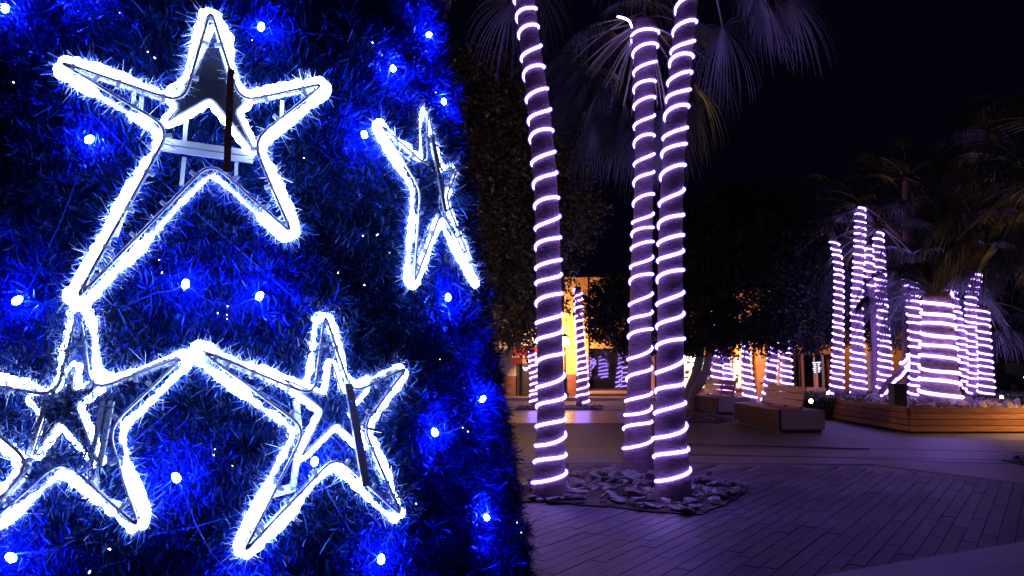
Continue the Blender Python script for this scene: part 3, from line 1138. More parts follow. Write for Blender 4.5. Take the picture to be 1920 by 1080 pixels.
Y1 = G(1028, 935).y
Y2 = G(1197, 893).y
Y3 = G(1265, 940).y
GRP = 'palms standing in the stone bed'
RG = 'rope lights on the near palms'
wdn = [0.30, 0.25, 0.18, 0.12, 0.08, 0.07]
_, _, _, top1 = palm('slender palm leaning left beside the tinsel tree', Y1,
     [(1029, 935, 66), (1032, 850, 55), (1033, 750, 51), (1030, 600, 47), (1028, 480, 46), (1025, 380, 45), (1012, 220, 43), (995, 90, 39), (978, -40, 38), (955, -200, 38)],
     rope=(at(1, 905, Y1).z, at(1, -130, Y1).z), crown_n=26, crown_s=1.0, group=GRP, rope_label='violet-white rope light wound up the palm next to the tinsel tree',
     hand=1, pitch=0.232, phase=2.9, halo=True, weights=[0, .05, .1, .2, .3, .35], clear=(-20, 70), seed=1, rope_group=RG, jit=.2)
_, cx2, rf2, top2 = palm('palm with its low crown in view between its two neighbours', Y2,
     [(1196, 893, 60), (1196, 800, 50), (1199, 700, 44), (1203, 500, 40), (1207, 350, 36), (1208, 200, 38), (1209, 120, 42), (1209, 60, 52), (1209, 38, 40)],
     rope=(at(1, 840, Y2).z, at(1, 48, Y2).z), crown_n=34, crown_s=1.05, group=GRP, rope_label='violet-white rope light wound up the palm whose crown shows',
     hand=1, pitch=0.245, phase=3.0, halo=True, weights=wdn, clear=(-90, 100), seed=2, rope_group=RG, jit=.2)
_, _, _, top3 = palm('right palm of the stone bed leaning to the right', Y3,
     [(1264, 942, 74), (1261, 900, 66), (1257, 800, 57), (1257, 700, 50), (1257, 500, 46), (1260, 350, 43), (1268, 220, 42), (1280, 90, 41), (1292, -20, 40), (1312, -150, 40)],
     rope=(at(1, 900, Y3).z, at(1, -110, Y3).z), crown_n=28, crown_s=0.95, group=GRP, rope_label='violet-white rope light wound up the palm on the right of the stone bed',
     hand=1, pitch=0.232, phase=3.2, halo=True, weights=[.1, .2, .25, .2, .15, .1], clear=(180, 128), seed=3, rope_group=RG, jit=.2)
p2root = [o_ for o_ in COL.objects if o_.get('label', '').startswith('palm with its low crown')][0]
lt_ = top2 - np.array(p2root.location)
for (a_, i_, s_) in ((178, 2, 1.0), (196, 1, .95), (160, 3, 1.1), (10, 1, 1.0), (-12, 2, 1.0), (170, 0, 1.0), (30, 0, 1.1), (145, 1, 1.2), (200, 3, .9)):
    leaf, stalk = FAN[i_][a_ % 2]
    f_ = inst('frond', leaf, p2root, tuple(lt_ + np.array([0, .05, -.02])), (0, 0, math.radians(a_)), (s_,) * 3)
    inst('stalk', stalk, f_)
# bright end of the rope lying along a leaf stalk
lead = MB()
q = [at(1185, 52, Y2 - .25), at(1180, 40, Y2 - .3), at(1170, 34, Y2 - .35), at(1158, 31, Y2 - .4)]
q = spline(q, 30)
lead.tube(q - q[0], 0.014, 6)
tag(lead.build('rope_light_tail', M['rope'], None, smooth=True, loc=q[0]), 'loose glowing rope end on a leaf stalk at the low palm crown', 'rope light')

# second trio and the far palms
FG = 'rope-lit palms beyond the planter'
FR = 'rope lights on the far palms'
wf = [0.04, 0.10, 0.2, 0.26, 0.24, 0.16]
YF = 23.0
far = [
    ('thin rope-lit palm at the left of the far cluster', YF, [(1568, 741, 30), (1570, 700, 24), (1572, 600, 19), (1573, 520, 17), (1568, 470, 16), (1556, 432, 14)], 12, 1.1, -1, .215),
    ('tallest rope-lit palm of the far cluster', YF + .4, [(1610, 742, 32), (1608, 650, 26), (1607, 560, 22), (1611, 480, 21), (1613, 420, 20), (1613, 385, 18)], 22, 1.8, -1, .215),
    ('rope-lit palm just left of the curled stump', YF - .2, [(1657, 745, 32), (1660, 690, 26), (1657, 620, 21), (1652, 540, 20), (1648, 470, 20), (1646, 425, 18)], 18, 1.6, -1, .215),
    ('short rope-lit palm half hidden between two taller ones', YF + .9, [(1648, 743, 26), (1645, 660, 22), (1638, 560, 20), (1630, 500, 20), (1628, 460, 18)], 8, 1.1, -1, .24),
    ('rope-lit palm hugging the left side of the thick palm', YF - 3.2, [(1722, 752, 34), (1722, 680, 28), (1716, 600, 24), (1708, 540, 22), (1700, 505, 18)], 10, 1.2, -1, .20),
    ('rope-lit palm right behind the thick palm', YF + .6, [(1822, 742, 26), (1812, 690, 24), (1800, 620, 22), (1788, 570, 20), (1780, 520, 18)], 10, 1.2, -1, .20),
    ('rope-lit palm with a crooked top left of the parked car', YF + .2, [(1830, 745, 34), (1830, 690, 28), (1826, 620, 26), (1822, 560, 22), (1836, 505, 18)], 10, 1.1, -1, .20),
    ('rope-lit palm standing against the parked car', YF - .4, [(1850, 742, 34), (1848, 690, 26), (1844, 620, 24), (1842, 575, 22)], 10, 1.2, -1, .20),
]
for i, (lb, Y, path, cn, cs, hd, pt) in enumerate(far):
    zt = at(path[-1][0], path[-1][1] + 4, Y).z
    palm(lb, Y, path, rope=(at(0, 545, Y).z if i == 3 else 0.55, zt), crown_n=cn, crown_s=cs, group=FG, hand=hd, pitch=pt, rope_r=0.025, rope_mat='rope_far', step=14, seg=10,
         rope_label='rope light on the ' + lb.replace('rope-lit ', ''), weights=wf, clear=(-90, 80), seed=20 + i, zbase=0.48, rope_group=FR, phase=rng.uniform(0, 6))
# thick date palm in the planter
root6, _, _, _ = palm('thick-trunked date palm growing in the wooden planter', 18.0,
     [(1764, 758, 80), (1762, 735, 66), (1760, 660, 58), (1758, 600, 52), (1757, 550, 45)],
     rope=(0.60, at(1, 548, 18).z), crown_n=0, group=None, hand=-1, pitch=0.28, rope_r=0.038, rope_mat='rope_far', step=24, seg=20,
     rope_label='rope light wound round the thick date palm trunk', trunk_mat='trunk_rough', seed=40, zbase=0.50, ring=0.02, phase=1.0)
r6 = np.random.default_rng(66)
crown(root6, (0, 0, at(1, 550, 18).z - 0.5), 26, 0.85, r6, FEA, [.0, .15, .4, .45], clear=(-90, 75))
# curled stump
st_ = MB()
q = spline([at(1655, 742, 21.5), at(1668, 720, 21.5), at(1688, 702, 21.5), at(1700, 684, 21.5), at(1694, 672, 21.5)], 24)
st_.tube(q - q[0], np.linspace(.15, .10, 24), 10)
so = empty('palm_stump', q[0])
tag(so, 'low curled palm stump bending right beside the dark box', 'palm stump')
st_.build('trunk', M['trunk'], so, smooth=True)
hp = []
for t in np.linspace(0.05, 1, 110):
    i = t * 23
    c_ = np.array([np.interp(i, range(24), q[:, k_]) for k_ in range(3)])
    a = t * 2 * math.pi * 6
    hp.append(c_ + 0.155 * np.array([math.cos(a) * .7, math.sin(a), math.cos(a) * .7]))
hp = np.array(hp)
sr = MB()
sr.tube(hp - hp[0], 0.036, 5)
tag(sr.build('rope_light', M['rope_far'], None, smooth=True, loc=hp[0]), 'rope light wound round the low curled stump', 'rope light', FR)

# palms in the middle distance, whose crowns are lost in the dark trees
MG = 'rope-lit palms before the houses'
mids = [
    ('small rope-lit palm between the tinsel tree and the red awning', 26.5, [(1001, 762, 15), (1002, 720, 13), (1000, 690, 12), (997, 655, 11)], 1, .20),
    ('rope-lit palm standing right of the street lantern', 26.0, [(1091, 762, 24), (1093, 735, 20), (1092, 690, 17), (1087, 620, 14), (1083, 538, 13)], 1, .235),
    ('rope-lit palm behind the rear bench, nearest the shop mannequin', 30.0, [(1343, 752, 26), (1345, 720, 22), (1345, 690, 20), (1343, 650, 18), (1342, 560, 18)], -1, .245),
    ('rope-lit palm close beside the shop window pillar', 30.4, [(1364, 750, 26), (1364, 720, 22), (1360, 690, 20), (1356, 650, 18), (1352, 570, 16)], -1, .245),
    ('rope-lit palm before the printed shop window', 28.5, [(1407, 757, 26), (1404, 730, 20), (1401, 700, 17), (1398, 660, 15), (1396, 600, 14)], -1, .24),
    ('rope-lit palm behind the front bench back', 27.5, [(1440, 760, 26), (1444, 720, 20), (1447, 690, 19), (1451, 655, 18), (1454, 580, 17)], -1, .25),
    ('rope-lit palm before the dark arcade', 31.0, [(1476, 748, 24), (1475, 710, 20), (1475, 680, 18), (1474, 645, 16), (1474, 570, 15)], -1, .245),
]
for i, (lb, Y, path, hd, pt) in enumerate(mids):
    zt = at(path[-1][0], path[-1][1] + 3, Y).z
    palm(lb, Y, path, rope=(0.12, zt), crown_n=8 if i not in (0, 1) else 0, crown_s=0.9, group=MG, hand=hd, pitch=pt, rope_r=0.031, rope_mat='rope_far', step=14,
         seg=10, rope_label='rope light on the ' + lb.replace('rope-lit ', ''), weights=wf, seed=50 + i, rope_group='rope lights on the palms before the houses', phase=rng.uniform(0, 6))

# fan palms at the right edge, trunks out of frame
for (lb, u, v, Y, n, s_, sd, ub) in [('fan palm whose leaves hang in from the right edge', 1950, 340, 12.5, 46, 1.25, 71, 1975),
                                 ('high dark palm crown at the upper right edge', 1975, 225, 17.0, 40, 1.9, 72, 2010),
                                 ('dark tall palm crown behind the far palms', 1700, 330, 29.0, 26, 1.8, 73, 1708)]:
    rs = np.random.default_rng(sd)
    tp = at(u, v, Y)
    b0 = at(ub, 800, Y)
    ro = empty('palm_tree', (b0.x, Y, 0))
    tag(ro, lb, 'palm tree')
    t = MB()
    t.tube(spline([(0, 0, 0), ((tp.x - b0.x) * .4, 0, tp.z * .5), (tp.x - b0.x, 0, tp.z)], 30), np.linspace(.24, .15, 30), 12)
    t.build('trunk', M['trunk'], ro, smooth=True)
    crown(ro, (tp.x - b0.x, 0, tp.z), n, s_, rs, FAN, wf)


# ------------------------------------------------------------------ broadleaf trees
def leafy(lobes, n, size, r_, material, name, parent, shell=0.55):
    """lobes: (x, y, z, rx, ry, rz); leaves gathered in twigs through the outer part of each lobe"""
    vol = np.array([l[3] * l[5] for l in lobes])
    pr = vol / vol.sum()
    idx = r_.choice(len(lobes), n // 9, p=pr)
    L = np.array(lobes)[idx]
    d = r_.normal(0, 1, (len(idx), 3))
    d /= np.linalg.norm(d, axis=1)[:, None]
    rr = shell + (1.06 - shell) * r_.uniform(0, 1, len(idx)) ** .6
    lump = 1 + 0.13 * np.sin(d[:, 0] * 7 + L[:, 0]) * np.cos(d[:, 2] * 8 + L[:, 2]) + 0.08 * np.sin(d[:, 1] * 15 + d[:, 2] * 11)
    C_ = L[:, :3] + d * L[:, 3:6] * (rr * lump)[:, None]
    tint = np.clip(r_.normal(0.4, 0.25, len(idx)), 0, 1)
    C_ = np.repeat(C_, 9, 0)
    tint = np.repeat(tint, 9)
    m_ = len(C_)
    tw = np.repeat(r_.normal(0, 1, (len(idx), 3)), 9, 0)
    tw /= np.linalg.norm(tw, axis=1)[:, None]
    C_ = C_ + tw * np.tile(np.linspace(-1.6, 1.6, 9), len(idx))[:, None] * size + r_.normal(0, size * .45, (m_, 3))
    D = r_.normal(0, 1, (m_, 3)) + tw * .8 + np.array([0, 0, -.3])
    D /= np.linalg.norm(D, axis=1)[:, None]
    Sd = np.cross(D, r_.normal(0, 1, (m_, 3)))
    Sd /= np.linalg.norm(Sd, axis=1)[:, None]
    s_ = size * r_.uniform(.7, 1.3, m_)[:, None]
    mb = MB()
    mb.quads(np.stack([C_, C_ + D * s_ * .5 + Sd * s_ * .28, C_ + D * s_, C_ + D * s_ * .5 - Sd * s_ * .28], 1), np.clip(tint + r_.normal(0, .12, m_), 0, 1))
    o_ = mb.build(name, material, parent)
    return o_


def broad_tree(label, base, lobes_px, Y, n, size, seed, trunks, leafm='leaf'):
    r_ = np.random.default_rng(seed)
    root = empty('leafy_tree', base)
    tag(root, label, 'tree')
    lobes = []
    for (u, v, rpx, dy) in lobes_px:
        p = at(u, v, Y + dy)
        r = rpx * (Y + dy) / F
        lobes.append((p.x - base[0], p.y - base[1], p.z, r, r * .9, r * .95))
    leafy(lobes, n, size, r_, M[leafm], 'crown', root)
    # dark inner twigs keep the crown from being see-through
    tm = MB()
    for (path, r0, r1) in trunks:
        q = spline([(p[0] - base[0], p[1] - base[1], p[2]) for p in path], 24)
        tm.tube(q, np.linspace(r0, r1, 24), 10)
    tm.build('trunk', M['grey_bark'], root, smooth=True)
    br = MB()
    for l in lobes:
        o_ = np.array(trunks[0][0][-1]) - np.array([base[0], base[1], 0])
        e_ = np.array(l[:3])
        q = spline([o_, (o_ + e_) / 2 + r_.normal(0, .2, 3), e_], 8)
        br.tube(q, np.linspace(.09, .03, 8), 5)
    br.build('limbs', M['grey_bark'], root, smooth=True)
    return root


tb = (-1.2, 25.0, 0)
broad_tree('tall dark broadleaf tree behind the leaning near palm', tb,
           [(905, 180, 95, 0), (960, 300, 110, 0), (1045, 400, 85, .3), (900, 420, 120, 0), (985, 530, 90, -.2), (1040, 330, 60, .5), (930, 580, 70, -1), (985, 620, 42, -1.2), (860, 300, 90, .5), (880, 150, 60, .6)],
           25.0, 62000, 0.15, 11, [(((-1.2, 25, 0), (-1.1, 25, 1.5), (-1.2, 25, 3.2)), .22, .16)], 'leaf_pale')
tb = (2.6, 27.0, 0)
broad_tree('low dark tree before the yellow house window', (5.2, 29.0, 0),
           [(1165, 590, 62, 0), (1215, 560, 80, 0), (1135, 560, 45, .3), (1190, 650, 36, -.3), (1240, 610, 60, 0), (1125, 610, 32, 0)],
           29.0, 26000, 0.13, 12, [(((5.2, 29, 0), (5.2, 29, 1.2), (5.3, 29, 2.2)), .16, .12)])
b2 = G(1285, 768)
broad_tree('wide dark tree with two leaning grey trunks behind the benches', (b2.x, b2.y, 0),
           [(1330, 480, 105, 0), (1420, 440, 100, .5), (1490, 500, 90, 1.5), (1400, 560, 105, 0), (1495, 600, 66, 1.6), (1310, 590, 80, 0), (1450, 610, 48, -.4), (1345, 620, 42, -.5), (1290, 640, 26, 0), (1525, 560, 55, 2.2), (1530, 630, 34, 2), (1360, 400, 60, .8)],
           b2.y, 70000, 0.12, 13,
           [(((b2.x, b2.y, 0), tuple(at(1292, 735, b2.y)), tuple(at(1308, 690, b2.y)), tuple(at(1314, 640, b2.y))), .17, .12),
            (((b2.x + .1, b2.y - .3, 0), tuple(at(1300, 740, b2.y - .3)), tuple(at(1322, 700, b2.y - .3)), tuple(at(1332, 650, b2.y - .2))), .16, .12)])
broad_tree('dark tree mass behind the three slim rope-lit palms', (15.0, 31.0, 0),
           [(1600, 560, 62, 0), (1665, 530, 78, 0), (1730, 560, 62, 0), (1640, 620, 34, -.3), (1700, 622, 36, -.3), (1585, 620, 30, 0)], 31.0, 26000, 0.13, 17,
           [(((15, 31, 0), (15, 31, 1.2), (15.1, 31, 2.4)), .2, .15)])
broad_tree('dark tree mass right of the thick palm', (13.6, 29.0, 0),
           [(1900, 590, 70, 0), (1960, 540, 90, 0), (1885, 545, 45, 0)], 27.0, 14000, 0.14, 14, [(((13.6 + 5, 29, 0), (13.6 + 5, 29, 1.2), (13.6 + 5.2, 29, 2.6)), .2, .15)])

# ------------------------------------------------------------------ stone bed under the palm trio
def stone_mesh(seed, flat, material):
    r = np.random.default_rng(seed)
    n = 7
    a = np.sort(r.uniform(0, 2 * math.pi, n) * .35 + np.linspace(0, 2 * math.pi, n, endpoint=False))
    rr = r.uniform(.6, 1.05, n)
    b_ = [(math.cos(x_) * q_ * .5, math.sin(x_) * q_ * .38) for x_, q_ in zip(a, rr)]
    mb = MB()
    V = [(x_ * 1.0, y_ * 1.0, -flat * .5) for x_, y_ in b_] + [(x_ * .9 + r.normal(0, .02), y_ * .9 + r.normal(0, .02), flat * .5 + r.normal(0, .25) * flat) for x_, y_ in b_]
    V.append((0, 0, flat * .7))
    Fs = [tuple(range(n - 1, -1, -1))] + [(i, (i + 1) % n, n + (i + 1) % n, n + i) for i in range(n)] + [(n + i, n + (i + 1) % n, 2 * n) for i in range(n)]
    mb.add(V, Fs)
    return mb.mesh('stone', material)


def inside(p, poly):
    x_, y_ = p
    c_ = False
    for i in range(len(poly)):
        a, b_ = poly[i], poly[i - 1]
        if (a[1] > y_) != (b_[1] > y_) and x_ < (b_[0] - a[0]) * (y_ - a[1]) / (b_[1] - a[1]) + a[0]:
            c_ = not c_
    return c_


def stones(name, label, poly, n, smin, smax, meshes, z0, heap, seed, cat='stone bed', avoid=()):
    r_ = np.random.default_rng(seed)
    xs = [p[0] for p in poly]; ys = [p[1] for p in poly]
    c_ = (sum(xs) / len(xs), sum(ys) / len(ys))
    root = tag(empty(name, (c_[0], c_[1], z0)), label, cat)
    pj = []
    for i_ in range(len(poly)):
        p0_, p1_ = poly[i_ - 1], poly[i_]
        for t_ in np.linspace(0, 1, 6)[:-1]:
            pj.append((p0_[0] * (1 - t_) + p1_[0] * t_ + r_.normal(0, .022), p0_[1] * (1 - t_) + p1_[1] * t_ + r_.normal(0, .022)))
    poly = pj
    so_ = MB()
    so_.prism([(p[0] - c_[0], p[1] - c_[1]) for p in poly], -0.02, 0.012)
    so_.build('soil', M['soil'], root)
    k_ = 0
    while k_ < n:
        x_, y_ = r_.uniform(min(xs), max(xs)), r_.uniform(min(ys), max(ys))
        if not inside((x_, y_), poly):
            continue
        if any(math.hypot(x_ - a[0], y_ - a[1]) < a[2] for a in avoid):
            continue
        s_ = smin + (smax - smin) * r_.uniform() ** 1.3
        e_ = 1 - 0.8 * max(abs((x_ - c_[0]) / (max(xs) - min(xs)) * 2), abs((y_ - c_[1]) / (max(ys) - min(ys)) * 2))
        z = 0.02 + heap * max(0, e_) * r_.uniform(.2, 1)
        inst('stone', meshes[int(r_.integers(len(meshes)))], root, (x_ - c_[0], y_ - c_[1], z),
             (r_.normal(0, .28), r_.normal(0, .28), r_.uniform(0, 6.28)), (s_, s_, s_ * r_.uniform(.7, 1.3)))
        k_ += 1
    return root


SM = [stone_mesh(300 + i, .10, M['stone']) for i in range(6)]
SP = [stone_mesh(320 + i, .42, M['stone_pale']) for i in range(6)]
poly = [G(u, v) for (u, v) in [(960, 940), (1010, 942), (1150, 952), (1250, 963), (1310, 965), (1360, 946), (1400, 922), (1395, 908), (1330, 902), (1220, 888), (1110, 884), (1060, 894), (960, 905)]]
stones('stone_bed', 'bed of broken slate slabs round the feet of the three near palms', [(p.x, p.y) for p in poly], 290, .09, .34, SM, 0.0, .13, 5,
       avoid=[(at(1029, 935, Y1).x, Y1, .2), (at(1196, 893, Y2).x, Y2, .2), (at(1264, 942, Y3).x, Y3, .22)])
for (lb, uvs, n, sd) in [('small dark soil bed at the foot of the leaning grey trunks', [(1285, 792), (1350, 793), (1372, 787), (1340, 779), (1290, 778)], 40, 6),
                         ('dark soil bed cut by the right edge of the picture', [(1875, 866), (1960, 880), (2060, 876), (2040, 862), (1900, 860)], 40, 7),
                         ('soil ring at the foot of the lantern side palm', [(1050, 767), (1130, 768), (1135, 761), (1060, 760)], 30, 8),
                         ('soil ring under the small palm beside the tinsel tree', [(968, 768), (1030, 768), (1032, 761), (972, 760)], 26, 9)]:
    pp = [G(u, v) for (u, v) in uvs]
    stones('tree_pit', lb, [(p.x, p.y) for p in pp], n, .08, .25, SM, 0.0, .05, sd, cat='tree pit')


# ------------------------------------------------------------------ benches
def make_bench(label, corner, rz, length=3.0):
    """corner = ground point of the near left corner; x to the right, y away"""
    root = empty('bench', corner, rz)
    tag(root, label, 'bench')
    L = length
    c_ = MB()
    c_.box(0.03, 1.0, 0.0, L * .98, 0.06, 0.47)
    c_.build('concrete_block', M['concrete'], root, bevel=.008)
    bs = MB()
    bs.box(0.06, .94, .05, L * .95, -.01, 0.061)
    bs.build('base', M['steel'], root)
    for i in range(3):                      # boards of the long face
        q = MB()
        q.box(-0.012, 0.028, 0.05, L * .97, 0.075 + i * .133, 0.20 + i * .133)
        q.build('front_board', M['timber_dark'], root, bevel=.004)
    for i in range(5):                      # seat boards
        q = MB()
        q.box(-0.012 + i * .115, 0.095 + i * .115, 0.05, L * .97, .473, .50)
        q.build('seat_board', M['timber'], root, bevel=.004)
    for y in (0.0, L * .975):
        q = MB()
        q.box(-0.016, 0.027, y - .012, y + .045, 0.03, .474)
        q.build('end_plate', M['steel'], root)
    t = math.radians(14)
    for i in range(3):                      # leaning back boards
        z = 0.53 + i * .15
        x = .58 + (z - .5) * math.tan(t)
        q = MB()
        q.bar((x + .0, .14, z + .065), (x + .0, L * .8, z + .065), .035, .138, up=(math.sin(t), 0, math.cos(t)))
        q.build('back_board', M['timber'], root, bevel=.004)
    for y in (.35, L * .42, L * .72):
        q = MB()
        q.bar((.62, y, .47), (.62 + .50 * math.tan(t) + .0, y, .97), .05, .03, up=(0, 1, 0))
        q.build('back_support', M['steel'], root)
    return root


c1 = G(1462, 811)
make_bench('front timber and concrete bench with its three-board back catching lilac light', c1, math.radians(1.5))
c2 = G(1345, 777)
make_bench('rear timber and concrete bench before the shop window, back lit orange', c2, math.radians(7), 3.0)

# ------------------------------------------------------------------ wooden planter, hedge and what stands there
A = G(1581, 790); B = G(1705, 812); Cc = G(2120, 812)
Dd = Vector((Cc.x, Cc.y + 5.5, 0)); Ee = Vector((A.x + .3, A.y + 3.2, 0))
pl = tag(empty('planter', (A.x, A.y, 0)), 'low wooden planter with plank sides holding the thick date palm', 'planter')


def shrink(p, k_):
    cx_ = (A.x + Cc.x) / 2; cy_ = (A.y + Dd.y) / 2
    v_ = Vector((cx_ - p.x, cy_ - p.y, 0)).normalized()
    return p + v_ * k_


inn = MB()
inn.prism([(shrink(p, .16).x - A.x, shrink(p, .16).y - A.y) for p in (A, B, Cc, Dd, Ee)], -0.01, .40)
inn.build('soil_fill', M['soil'], pl)
for (p, q) in ((A, B), (B, Cc), (Ee, A), (Cc, Dd)):
    d = (q - p).normalized()
    nrm = Vector((d.y, -d.x, 0))
    for i in range(4):
        off = -0.035 * i
        a = p + nrm * (off - .02) + d * .01
        b_ = q + nrm * (off - .02) - d * .01
        z = .03 + i * .128 + .06
        L = (b_ - a).length
        bb = MB()
        bb.box(0, L, -.02, .02, -.058, .058)
        o_ = bb.build('board', M['timber_h'], pl, bevel=.004)
        o_.location = (a.x - A.x, a.y - A.y, z)
        o_.rotation_euler = (0, 0, math.atan2(d.y, d.x))
sb = stones('planter_stones', 'pale rough stones covering the top of the wooden planter', [(shrink(p, .3).x, shrink(p, .3).y) for p in (A, B, Cc, Dd, Ee)], 260, .12, .36, SP, 0.42, .12, 15,
            cat='stones', avoid=[(at(1764, 758, 18).x, 18.0, .55)])
# dark box
bx = MB()
p = at(1692, 756, 17.2)
bx.box(p.x - .17, p.x + .12, 17.2, 17.5, .42, 1.02)
bb = tag(bx.build('control_box', M['steel'], bevel=.01), 'dark upright electrical box in front of the curled stump', 'electrical box')

# hedge bed
hz = 0.5
hb = tag(empty('hedge', (9, 21, 0)), 'low clipped hedge running behind the bench and planter', 'hedge')
h0 = G(1497, 786)
hm = MB()
hm.prism([(h0.x - 9, h0.y - 21), (16 - 9, h0.y - 21 + 1.0), (34 - 9, h0.y - 21 + 1.0), (34 - 9, 27 - 21), (h0.x + 2.2 - 9, 27 - 21)], -.01, hz - .07)
hm.build('hedge_body', M['soil'], hb)
r_ = np.random.default_rng(90)
n = 60000
mb = MB()
tp = r_.uniform(0, 1, (n, 2))
front = r_.uniform(0, 1, n) < .35
X = np.where(front, h0.x + tp[:, 0] * 14, h0.x + tp[:, 0] * 14)
yf = h0.y + np.clip((X - h0.x) / (16 - h0.x), 0, 1) * 1.0
Yy = np.where(front, yf - .03, yf + tp[:, 1] ** 1.5 * 6.0)
Zz = np.where(front, tp[:, 1] * hz, hz - .06)
C_ = np.stack([X - 9 + r_.normal(0, .02, n), Yy - 21 + r_.normal(0, .03, n), Zz + r_.normal(0, .025, n)], -1)
keep_ = (Yy - h0.y) < (X - h0.x) * 6.3 / 2.2 + .02
C_ = C_[keep_]
m_ = len(C_)
D = r_.normal(0, 1, (m_, 3)) + np.array([0, -.3, .8])
D /= np.linalg.norm(D, axis=1)[:, None]
Sd = np.cross(D, r_.normal(0, 1, (m_, 3)))
Sd /= np.linalg.norm(Sd, axis=1)[:, None]
s_ = r_.uniform(.04, .09, m_)[:, None]
mb.quads(np.stack([C_, C_ + D * s_ * .5 + Sd * s_ * .3, C_ + D * s_, C_ + D * s_ * .5 - Sd * s_ * .3], 1), r_.uniform(0, 1, m_))
tag(mb.build('leaves', M['hedge'], hb), kind='stuff')

# ground spots
def spot(u, v, Y, label, r=.055):
    p = at(u, v, Y)
    root = tag(empty('spotlight', p), label, 'spotlight', 'small warm spotlights')
    q = MB()
    q.lathe([(r * .5, -.02), (r * 1.25, -.02), (r * 1.3, .05), (r * .9, .06)], (0, 0, 0), 14)
    h_ = q.build('housing', M['iron'], root)
    h_.rotation_euler = (math.radians(-80), 0, 0)
    q = MB()
    q.lathe([(r * .3, -.035), (r * .85, -.03), (r, -.02)], (0, 0, 0), 14)
    l_ = q.build('lens', M['warm_spot'], root, smooth=True)
    l_.rotation_euler = (math.radians(-80), 0, 0)
    h_.rotation_euler = l_.rotation_euler = (math.radians(-90), 0, 0)


spot(1520, 752, h0.y - .08, 'round warm spotlight low on the hedge beside the bench')
spot(1552, 737, 24.0, 'small warm spotlight on the hedge top left of the far palms', .045)
spot(1877, 745, h0.y + .8, 'round warm spotlight on the hedge at the right near the car')
spot(1384, 757, 24.0, 'small pale spotlight behind the rear bench', .04)

# ------------------------------------------------------------------ street lanterns
def lantern(label, base, h, side=0.0, power=90, r=.17, col=(1.0, .50, .16), down=False, back=False, ox=0.0):
    root = empty('street_lantern', base)
    tag(root, label, 'street lantern', 'street lanterns')
    q = MB()
    q.lathe([(.16, 0), (.16, .18), (.10, .25), (.10, .75), (.055, .9), (.04, 1.2), (.035, h - .42), (.06, h - .40), (.06, h - .36)], (0, 0, 0), 14)
    q.build('post', M['iron'], root, smooth=True)
    g_ = MB()
    g_.lathe([(r * .35, h - .36), (r * .95, h - .20), (r, h - .10), (r * .8, h + .02), (r * .4, h + .06)], (0, 0, 0), 16)
    g_.build('globe', M['warm_lamp'], root, smooth=True)
    c_ = MB()
    c_.lathe([(r * 1.1, h + .065), (r * .75, h + .14), (r * .2, h + .19), (.012, h + .28)], (0, 0, 0), 16)
    c_.build('cap', M['iron'], root, smooth=True)
    if side:
        a = MB()
        a.bar((0, 0, h + .1), (side, 0, h + .1), .03, .03)
        a.build('arm', M['iron'], root)
    ld = bpy.data.lights.new('lantern_light', 'SPOT' if down else 'POINT')
    if down:
        ld.spot_size = math.radians(150)
        ld.spot_blend = 0.6
    ld.energy = power
    ld.color = col
    ld.shadow_soft_size = r
    lo = bpy.data.objects.new('lantern_light', ld)
    COL.objects.link(lo)
    lo.parent = root
    lo.location = (ox, 0 if (down or ox) else (r * 1.3 if back else -r * 1.15), h - (.40 if down else .12))
    return root


pL = G(1060, 746)
lantern('lit street lantern before the yellow wall', (pL.x, pL.y, 0), at(1060, 640, pL.y).z + .12, .55, 1050, back=True)
pL = G(1437, 750)
lantern('dark lantern post with a small flame-like lamp beside the ochre wall', (pL.x, 32.5, 0), at(1437, 646, 32.5).z + .1, 0, 500, .10, back=True)
lantern('street lantern just out of the picture on the right, lighting the planter', (G(1985, 800).x + .2, 14.9, 0), 2.6, 0, 1900, down=True)
lantern('street lantern hidden behind the tinsel tree', (-2.2, 14.0, 0), 3.0, 0, 330, ox=.24)

lantern('unseen lantern added behind the camera as front fill', (3.5, -7.5, 0), 3.6, 0, 45)  # added unseen lamp, gives warm fill to surfaces facing the camera

# ------------------------------------------------------------------ buildings
FY = 34.0


def bx_(u0, u1, v0, v1, y0, y1, zfloor=None):
    a = at(u0, v0, y0)
    b_ = at(u1, v1, y0)
    z0 = b_.z if zfloor is None else zfloor
    return (a.x, b_.x, y0, y1, z0, a.z)


def part(name, u0, u1, v0, v1, y0, y1, m_, root, floor=False, bevel=0):
    q = MB()
    x0, x1, ya, yb, z0, z1 = bx_(u0, u1, v0, v1, y0, y1, 0.0 if floor else None)
    ox, oy, oz = root.location
    q.box(x0 - ox, x1 - ox, ya - oy, yb - oy, z0 - oz, z1 - oz)
    return q.build(name, M[m_], root, bevel=bevel)


# bar house
b = tag(empty('bar_house', (at(990, 700, FY).x, FY, 0)), 'pale house with a red awning over its dark door', 'house')
part('wall', 820, 968, 560, 705, FY, FY + 4, 'pale_wall', b)
part('wall', 968.3, 1011, 560, 664, FY, FY + 4, 'pale_wall', b)
part('wall', 1011.3, 1052, 560, 705, FY, FY + 4, 'pale_wall', b)
part('plinth', 820, 967, 705.3, 745, FY - .06, FY + 4, 'plinth', b, True)
part('plinth', 1012, 1052, 705.3, 745, FY - .06, FY + 4, 'plinth', b, True)
dr = part('door', 969, 1011, 680, 745, FY + .25, FY + .35, 'door', b, True)
part('door_frame', 978.5, 981, 664.4, 745, FY + .12, FY + .24, 'steel', b, True)
ng_ = MB()                                  # blue neon squiggle in the doorway
q = [at(981, 688, FY), at(984, 694, FY), at(988, 693, FY), at(986, 690, FY), at(990, 691, FY), at(993, 685, FY)]
q = np.array([(p_.x - b.location.x, .08, p_.z) for p_ in q])
ng_.tube(spline(q, 30), .022, 5)
ng_.build('neon_sign', M['neon'], b)
